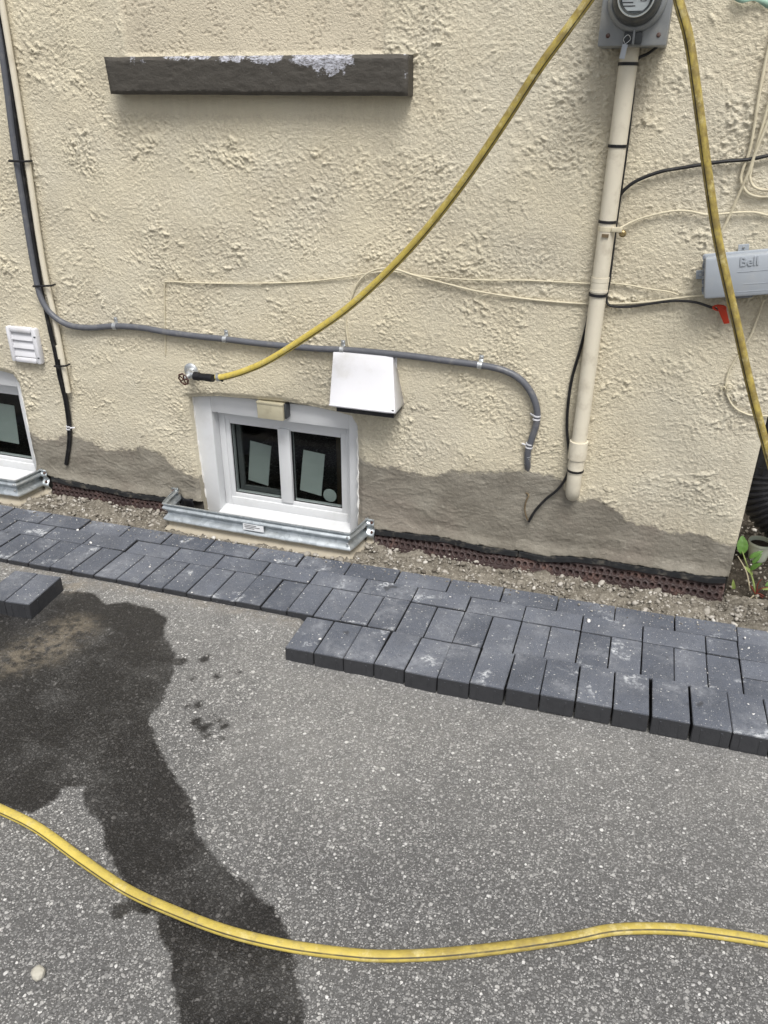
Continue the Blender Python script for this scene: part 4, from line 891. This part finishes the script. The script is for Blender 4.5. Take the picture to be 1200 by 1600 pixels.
# earth clamp on the conduit
ec = thing('earth_clamp', 'small metal earth clamp with bolt on the service conduit', 'clamp', onpipe(358))
p = onpipe(357); mb = MB(); mb.tube([p+Vector((0,0,.006)), p-Vector((0,0,.006))], .0278, 18, curve=False); mb.build('band', 'cream_paint', ec, True)
mb = MB(); e = wp(965,359,.055); mb.box((-.018,-.006,-.007), (.014,.006,.007), Matrix.Translation(e), .0015); mb.build('lug', 'cream_paint', ec, True)
c_ = wp(973,365,.05); mb = MB(); mb.lathe([(.0001,.010),(.006,.010),(.010,.007),(.0115,0),(.010,-.006),(.0001,-.006)], wallM(c_), 10); mb.build('bolt', 'brass', ec, True)
mb = MB(); mb.box((-.011,-.002,-.006), (.010,.002,.004), Matrix.Translation(wp(946,368,.0605))); mb.build('paint_chip', 'copper_ground', ec)
# black cables on the right
cable('black_cable', 'black cable coming from the right and dropping beside the service conduit', 'cable',
  [(1290,222,.012),(1200,243,.012),(1170,249,.012),(1133,252,.012),(1097,257,.012),(1067,262,.012),(1033,268,.012),(1000,280,.014),(982,291,.016),(969,305,.016),(957,330,.008),(944,365,.006),(935,400,.010),(928,440,.012),(925,470,.012),(918,502,.012),(906,548,.012),(894,590,.012),(887.5,633,.012),(886,673,.014),(889.5,713,.018),(887,740,.018),(873,763,.016),(853,780,.015),(837,797,.014),(826,815,.012)], .0052, 'black_cable')
cable('black_cable', 'thin black cable from the meter to the red tag on the grey box', 'cable',
  [(1026,74,.05),(1012,84,.035),(998,91,.030),(992,105,.020),(990,140,.016),(981,220,.015),(970,300,.016),(963,350,.010),(957,400,.014),(952,440,.020),(948,462,.022),(949,474,.022),(960,479,.018),(985,479,.014),(1020,474,.014),(1055,470,.016),(1085,472,.020),(1105,478,.024),(1122,484,.028)], .0042, 'black_cable')
cable('grounding_wire', 'frayed pale wire end looping on the cement by the conduit', 'wire', [(826,815,.012),(822,806,.012),(820,795,.010),(822,783,.008),(826,774,.004),(822,770,-.004)], .0030, 'copper_ground')
# pale telephone cables
def pale(label, px, r=.0028, off=.008, mat='cream_paint', name='telephone_cable'):
    return cable(name, label, 'cable', px, r, mat, 'pale telephone cables on the wall', 8, off)
pale('thin painted-over cable running level across the wall from its bend above the tap', [(258,555,.003),(258,520,.003),(257,480,.004),(257,447,.005),(262,440,.006),(300,442,.005),(360,443,.005),(420,442.5,.006),(480,440,.006),(540,433,.007),(575,427,.008),(610,424,.008),(650,430,.007),(700,435,.007),(760,438,.007),(820,438,.007),(880,441,.007),(922,443,.008),(950,442,.008),(985,446,.008),(1010,451,.008),(1045,456,.008),(1060,461,.008)], .0026)
pale('thin cream cable looping up behind the hose and sagging to the grey box', [(545,541,.006),(541,515,.006),(541,490,.006),(548,468,.007),(556,447,.007),(570,430,.008),(592,420,.008),(618,421,.008),(650,431,.008),(700,444,.007),(745,455,.007),(800,464,.007),(850,470,.007),(900,474,.007),(945,475,.008),(1000,473,.008),(1050,467,.010),(1102,461,.014)], .0034)
pale('thin cream cable leaving the earth clamp towards the right edge', [(968,357,.030),(987,347,.012),(1013,338,.008),(1050,330,.008),(1077,330,.007),(1100,335,.007),(1120,335,.007),(1153,332,.007),(1180,332,.007),(1203,337,.007),(1260,345,.007)], .0034)
pale('cream cable hanging at the right edge, lower of two loops', [(1215,20,.010),(1198,87,.010),(1187,143,.010),(1177,207,.010),(1170,240,.009),(1160,267,.009),(1158,283,.009),(1167,300,.009),(1183,307,.009),(1205,307,.009),(1270,300,.009)], .0040)
pale('cream cable hanging at the right edge, upper of two loops', [(1215,110,.016),(1198,173,.016),(1183,227,.016),(1174,263,.016),(1172,280,.016),(1180,293,.015),(1205,297,.014),(1270,288,.014)], .0040)
pale('cream cable slanting from the loops down behind the yellow hose', [(1225,130,.022),(1200,190,.022),(1180,240,.021),(1168,273,.018),(1153,307,.012),(1140,337,.008),(1127,364,.006),(1120,380,.004)], .0038)
pale('weathered thin cable dropping below the grey box behind the hose', [(1194,468,.02),(1186,490,.012),(1174.5,521,.008),(1163,541,.008),(1152,558,.008),(1139,580,.008),(1134,600,.008),(1135,614,.008),(1143,631,.008),(1152,640,.008),(1162,645,.008),(1175,649,.008),(1204,650,.008)], .0030)
pale('short curled wire end beside the thin cable below the grey box', [(1126,604,.010),(1127,609,.010),(1131,604,.012),(1135,609,.012),(1142,609,.014),(1145,603,.016),(1139,600,.016),(1136,606,.014),(1136,614,.01)], .0020, name='wire_curl')

# ================================================================== meter
mt = thing('electricity_meter', 'grey electricity meter box with round glass cover at the top', 'meter', wp(987,72,0))
cx = xm+.004; fr = .105; zb_ = wp(987,72.5,fr).z; lx, rx = wp(933,72,fr).x, wp(1041,72.7,fr).x; cx = (lx+rx)/2
mb = MB(); mb.box((lx, WY-fr, zb_), (rx, WY+.004, zb_+.33), bev=.006); mb.build('box', 'meter_paint', mt, True)
cc = wp(987,-2,fr+.02); cc.x = cx+.001; CM = Matrix.Translation((cc.x, WY-fr, cc.z)) @ OUT; print('meter', lx, rx, zb_, cc)
R_ = cc.z - wp(987,50,fr+.02).z
mb = MB(); mb.lathe([(R_+.002,-.004),(R_,.012),(R_-.004,.020),(R_-.010,.024),(R_-.016,.022),(R_-.018,.010)], CM, 56); mb.build('ring', 'meter_paint', mt, True)
mb = MB(); mb.lathe([(R_-.012,.018),(R_-.016,.050),(R_-.022,.070),(R_-.030,.078),(R_-.034,.075),(R_-.040,.066)], CM, 56); mb.build('shroud', 'meter_dark', mt, True)
mb = MB(); mb.lathe([(.0001,.060),(R_-.034,.060)], CM, 40); mb.build('face', 'meter_face', mt)
mb = MB(); mb.lathe([(R_-.028,.074),(R_-.031,.084),(R_-.038,.092),(R_-.060,.096),(.0001,.098)], CM, 48); mb.build('cover', 'meter_glass', mt, True)
mb = MB(); mb.tube([CM @ Vector(((R_-.031)*math.cos(a), (R_-.031)*math.sin(a), .080)) for a in np.linspace(0, 2*PI, 49)], .0022, 6, 1, cap=False); mb.build('rim', 'zinc', mt, True)
z_l = wp(990,17,fr+.066).z; xl_, xr_ = wp(965,10,fr+.066).x, wp(1016,10,fr+.066).x
mb = MB(); mb.box((xl_, WY-fr-.064, z_l), (xr_, WY-fr-.061, z_l+.062), bev=.0008); pl_ = mb.build('name_plate', 'label_white', mt)
for k in range(6):
    mb = MB(); L_ = (.040,.034,.042,.030,.046,.038)[k]; mb.box((xl_+.005, WY-fr-.0648, z_l+.010+.008*k), (xl_+.005+L_, WY-fr-.0638, z_l+.0125+.008*k)); mb.build('print_line', 'ink', pl_)
q0 = Vector((xr_-.026, WY-fr-.0645, z_l+.022)); q = [q0, q0+Vector((.014,0,0)), q0+Vector((.014,0,.020)), q0+Vector((0,0,.020))]
mb = MB(); 
for a, b_ in ((0,1),(1,2),(2,3),(3,0),(0,2),(1,3)): mb.tube([q[a], q[b_]], .0007, 4, curve=False)
mb.build('crossed_box', 'ink', pl_)
mb = MB(); mb.box((cx-.022, WY-fr-.012, zb_+.004), (cx+.026, WY-fr+.002, zb_+.034), bev=.003); mb.build('latch', 'meter_dark', mt, True)
mb = MB(); mb.box((cx+.001, WY-fr-.020, zb_+.003), (cx+.007, WY-fr, zb_+.046), bev=.0015); mb.build('latch_bar', 'meter_paint', mt, True)
for x in (lx+.026, rx-.024):
    mb = MB(); mb.lathe([(.0001,.003),(.004,.0028),(.006,.001),(.006,-.002)], Matrix.Translation((x, WY-fr, zb_+.026)) @ OUT, 10); mb.build('screw', 'rusty_steel', mt, True)
s0, s1 = wp(977,69,fr+.022), wp(971,92,fr+.020); d = s1-s0; n_ = Vector((0,-1,0)); u_ = d.cross(n_).normalized()*.009
mb = MB(); mb.hexa([s0-u_*.8+n_*-.003, s0+u_*.8+n_*-.003, s1+u_*.7+n_*-.003, s1-u_*.9+n_*-.003, s0-u_*.8+n_*.003, s0+u_*.8+n_*.003, s1+u_*.7+n_*.003, s1-u_*.9+n_*.003], .001); se = mb.build('seal_tag', 'telecom_grey', mt, True)
mb = MB(); mb.tube([s0, s0+Vector((-.006,-.004,.012)), s0+Vector((.004,0,.022)), s0+Vector((.012,.004,.012)), s0], .0009, 5, 4, cap=False); mb.build('seal_wire', 'zinc', se)

# ================================================================== grey telephone box
tb = thing('telephone_box', 'tilted grey plastic telephone box at the right edge', 'junction box', wp(1150,430,0))
TH = math.radians(8.5); base = wp(1099.5,468,.085); ex_ = Vector((math.cos(TH), 0, math.sin(TH))); ez_ = Vector((-math.sin(TH), 0, math.cos(TH)))
TM = Matrix.Translation(base) @ Matrix((ex_, ez_, Vector((0,-1,0)))).transposed().to_4x4()   # local x along, y up, z out
print('telebox', (TM.inverted() @ wp(1101,404,.085)), (TM.inverted() @ wp(1200,451,.085)), (TM.inverted() @ wp(1200,394,.085)))
HB = (TM.inverted() @ wp(1101,404,.085)).y; LB = .30
mb = MB(); mb.box((.004,.004,-.085), (LB-.004,HB-.004,-.028), TM, .006); mb.build('base', 'telecom_grey', tb, True)
mb = MB(); mb.box((0,0,-.045), (LB,HB,0), TM, .009); cv = mb.build('cover', 'telecom_grey', tb, True)
mb = MB(); mb.box((-.004,.006,-.050), (LB+.004,HB+.006,-.040), TM, .004); mb.build('lid_flange', 'telecom_grey', tb, True)
for k in range(5):
    mb = MB(); mb.box((-.006,.018+.024*k,-.040), (.002,.030+.024*k,-.026), TM, .001); mb.build('hinge', 'telecom_dark', tb)
for lo, hi in (((.095,HB+.002,-.078),(.125,HB+.020,-.072)), ((-.022,HB*.5-.012,-.080),(.004,HB*.5+.014,-.074))):
    mb = MB(); mb.box(lo, hi, TM, .001); t_ = mb.build('mounting_tab', 'telecom_grey', tb); c_ = TM @ Vector(((lo[0]+hi[0])/2, (lo[1]+hi[1])/2, hi[2]))
    mb = MB(); mb.lathe([(.0001,.003),(.004,.0025),(.005,-.002)], wallM(c_), 10); mb.build('screw', 'zinc', t_, True)
mb = MB(); mb.box((.205,-.022,-.07), (LB-.01,.004,-.012), TM, .004); mb.build('lower_hatch', 'telecom_dark', tb, True)
mb = MB(); mb.box((.06,-.012,-.075), (.14,.006,-.035), TM, .004); mb.build('cable_entry', 'telecom_dark', tb, True)
for yy, xa, xb in ((HB*.60,.09,.205), (HB*.30,.11,.205), (HB*.12,.07,.235)):
    mb = MB(); mb.box((xa, yy, -.0006), (xb, yy+.0016, .0009), TM); mb.build('moulded_line', 'telecom_grey', cv)
fc = bpy.data.curves.new('lettering', 'FONT'); fc.body = 'Bell'; fc.size = .036; fc.extrude = .0014; fc.bevel_depth = .0004; fc.offset = .0004
fo = bpy.data.objects.new('lettering_curve', fc); C.objects.link(fo); bpy.context.view_layer.update()
me = bpy.data.meshes.new_from_object(fo.evaluated_get(bpy.context.evaluated_depsgraph_get())); bpy.data.objects.remove(fo)
pB = TM.inverted() @ wp(1155,416,.085); me.transform(TM @ Matrix.Translation((pB.x, pB.y, .0006))); me.materials.clear(); o = link('lettering', me, 'telecom_grey', cv)
o['label'] = 'raised letters Bell on the box cover'
rt = thing('red_tag', 'red plastic tag hanging under the grey telephone box', 'tag', wp(1128,490,.03))
mb = MB(); a = [wp(1119,477,.030), wp(1134,479,.030), wp(1140,505,.026), wp(1131,506,.026)]; mb.hexa([p+Vector((0,.003,0)) for p in a]+[p-Vector((0,.003,0)) for p in a], .001); mb.build('flag', 'red_tag', rt, True)
mb = MB(); c_ = wp(1124,481,.032); mb.tube([c_+Vector((.018*math.cos(t), -.004*math.sin(t*1), .008*math.sin(t))) for t in np.linspace(0, 2*PI, 13)], .0035, 7, 2, cap=False); mb.build('loop', 'red_tag', rt, True)

# ================================================================== small box above the window
jb = thing('junction_box', 'small beige box fixed to the white head of the central window', 'junction box', wp(425,643,-.04))
jx0, jx1 = wp(401.5,640,.004).x, wp(442,645,.004).x; jz1, jz0 = wp(420,629.5,.004).z, wp(420,655.5,.004).z
mb = MB(); mb.box((jx0, WY-.004, jz0), (jx1, WY+.046, jz1), bev=.003); mb.build('cover', 'box_beige', jb, True)
mb = MB(); mb.box((jx0-.001, WY-.0065, jz1-.008), (jx1+.001, WY+.04, jz1+.001), bev=.0015); mb.build('lip', 'box_beige', jb, True)
mb = MB(); mb.box((jx1-.002, WY+.008, jz0+.006), (jx1+.010, WY+.046, jz1-.002), bev=.002); mb.build('side_plate', 'meter_dark', jb, True)

# ================================================================== corner of the garden
fn = thing('board_fence', 'dark upright board fence in shade round the house corner', 'fence', (2.4, 1.25, 0))  # boards added to block the sky and stand for deep shade
for k in range(16):
    mb = MB(); x = 1.40+.145*k; mb.box((x, 1.24+.004*(k % 2), -.03), (x+.14, 1.262+.004*(k % 2), 1.75+.01*random.random()), bev=.002); mb.build('board', 'dark_wood', fn)
mb = MB(); mb.box((1.39, 1.264, .35), (3.75, 1.30, .44)); mb.build('rail', 'dark_wood', fn)
dp = thing('downspout', 'black ribbed drain spout behind the house corner', 'pipe', (1.62, .58, 0))
dc = Vector((1.452, .62, 0)); mb = MB(); V = []
seg = 48
for z in (.375, 1.9):
    for k in range(seg): a = 2*PI*k/seg; r = .062+.003*math.cos(a*16); V.append((dc.x+r*math.cos(a), dc.y+r*math.sin(a), z))
mb.add(V, [(k, (k+1) % seg, seg+(k+1) % seg, seg+k) for k in range(seg)]); mb.build('fluted_pipe', 'black_plastic', dp, True)
mb = MB(); mb.tube([(dc.x, dc.y, .425), (dc.x, dc.y, .420)], .0645, 30, curve=False); mb.build('collar', 'black_plastic', dp, True)
mb = MB(); pts = []; rr = []
for i in range(61):
    t = i/60; a = t*1.25; pts.append((dc.x+.20*(1-math.cos(a)), dc.y-.05*t, .378-.17*math.sin(a)-.03*t)); rr.append(.068+.010*(1 if i % 5 < 3 else -1)*.5)
mb.tube(pts, rr, 28, curve=False); mb.build('ribbed_elbow', 'black_plastic', dp, True)
pp = gp(1182,876,.0); pot = thing('plant_pot', 'small pale green plastic pot on the soil behind the weed', 'pot', pp)
pM = Matrix.Translation((pp.x, pp.y, gz(pp.x, pp.y)+.008)); mb = MB()
mb.lathe([(.0001,0),(.030,0),(.033,.004),(.043,.070),(.047,.071),(.047,.080),(.043,.080),(.041,.060),(.0001,.058)], pM, 28); mb.build('shell', 'pot_plastic', pot, True)
mb = MB(); mb.lathe([(.0001,.066),(.02,.069),(.041,.064)], pM, 16); mb.build('potting_soil', 'garden_soil', pot)
def leaf(mb, base, dirn, upv, L, Wd, bend=.3, n=9, m=5):
    d = Vector(dirn).normalized(); u = Vector(upv); u = (u-d*u.dot(d)).normalized(); s_ = d.cross(u); V = []
    for i in range(n):
        t = i/(n-1); w = Wd*math.sin(PI*min(1, t*.93+.05))**.75*(1-.25*t); c = Vector(base)+d*(L*t)-u*(bend*L*t*t)
        for j in range(m):
            k = j/(m-1)*2-1; V.append(c+s_*(w*k*.5*(1+.06*math.sin(i*2.7)))+u*(abs(k)*w*.14+.012*L*math.sin(i*1.9+k*2)))
    mb.add(V, [(i*m+j, (i+1)*m+j, (i+1)*m+j+1, i*m+j+1) for i in range(n-1) for j in range(m-1)])
wb = gp(1180,928,.0); wd = thing('weed_plant', 'weed with one broad green leaf and reddish stems at the house corner', 'plant', wb)
dwb = (Vector(CAM)-wb); back = Vector((0,1,0))
def at_depth(px, py, y): d = ray(px, py); return Vector(CAM + d*((y-CAM[1])/d[1]))
tip = at_depth(1160,862,wb.y+.10)
mb = MB(); mb.tube([wb, at_depth(1176,905,wb.y+.03), at_depth(1168,885,wb.y+.06), tip], [.004,.0035,.003,.0022], 7, 4); mb.build('stalk', 'leaf_pale', wd, True)
mb = MB(); leaf(mb, tip+Vector((0,0,-.008)), (-.12,.25,1), (.1,-1,.3), .066, .046, .22, 12, 7); o = mb.build('leaf', 'leaf', wd, True)
for px, py, L, W_, dr in ((1171,872,.05,.02,(.6,-.1,.8)),(1172,890,.05,.022,(.25,-.3,.6)),(1176,898,.05,.016,(-.35,-.2,.5)),(1190,920,.07,.018,(.9,-.1,.35)),(1196,915,.06,.02,(.6,.2,.5)),(1188,935,.05,.014,(.8,-.4,.1)),(1176,880,.045,.020,(.4,.0,.9)),(1145,925,.05,.018,(-.1,-.3,1)),(1142,945,.04,.014,(.3,-.6,.6))):
    b0 = at_depth(px, py, wb.y+.02); mb = MB(); leaf(mb, b0, dr, (0,-.6,.8), L, W_, .35, 7, 5); mb.build('leaf', 'leaf_pale' if W_ < .02 else 'leaf', wd, True)
for pa, pb, mt_ in (((1180,928),(1204,918),'stem_red'),((1180,928),(1198,934),'stem_red'),((1182,926),(1190,905),'stem_red'),((1178,930),(1160,944),'straw'),((1180,930),(1182,952),'straw'),((1172,922),(1153,869),'straw'),((1180,928),(1172,914),'stem_red'),((1181,928),(1196,944),'stem_red')):
    a, b_ = at_depth(*pa, wb.y), at_depth(*pb, wb.y-.01); mid = (a+b_)/2+Vector((random.uniform(-.008,.008), 0, .008)); mb = MB(); mb.tube([a, mid, b_], [.0028,.0022,.0012], 6, 4); mb.build('stem', mt_, wd, True)
# strip of torn tape at the top right
tp_ = thing('torn_tape', 'torn strip of pale green tape on the wall, top right corner', 'tape', wp(1175,2,.01)); V = []
for i in range(14):
    t = i/13; c_ = wp(1145+75*t, -8+18*t+2.5*math.sin(t*9), .012+.004*math.sin(t*7)); 
    for k in (-1, 1): V.append(c_+Vector((0, .003*k*math.sin(t*5), (.008+.003*math.sin(t*11))*k)))
mb = MB(); mb.add(V, [(2*i, 2*i+2, 2*i+3, 2*i+1) for i in range(13)]); o = mb.build('strip', 'green_tape', tp_, True); o.modifiers.new('thickness', 'SOLIDIFY').thickness = .001
# pebble
g_ = gp(58,1517,-.03); g_.z = gz(g_.x, g_.y)+float(a_dz(np.array(g_.x), np.array(g_.y)))+.008
bm = bmesh.new(); bmesh.ops.create_icosphere(bm, subdivisions=2, radius=1)
for v in bm.verts:
    n_ = float(gn(np.array([v.co.x*1.1+3]), np.array([v.co.y*1.1+v.co.z]), 9)[0]); v.co = Vector((v.co.x*.0165, v.co.y*.014, v.co.z*.0125))*(1+.22*n_)
    v.co.x = max(-.0145, min(.0145, v.co.x)); v.co.z = min(.010, v.co.z)
me = bpy.data.meshes.new('pebble'); bm.to_mesh(me); bm.free(); o = link('pebble', me, 'pebble'); o.location = g_; tag(o, 'single pale pebble on the asphalt at the lower left', 'stone')
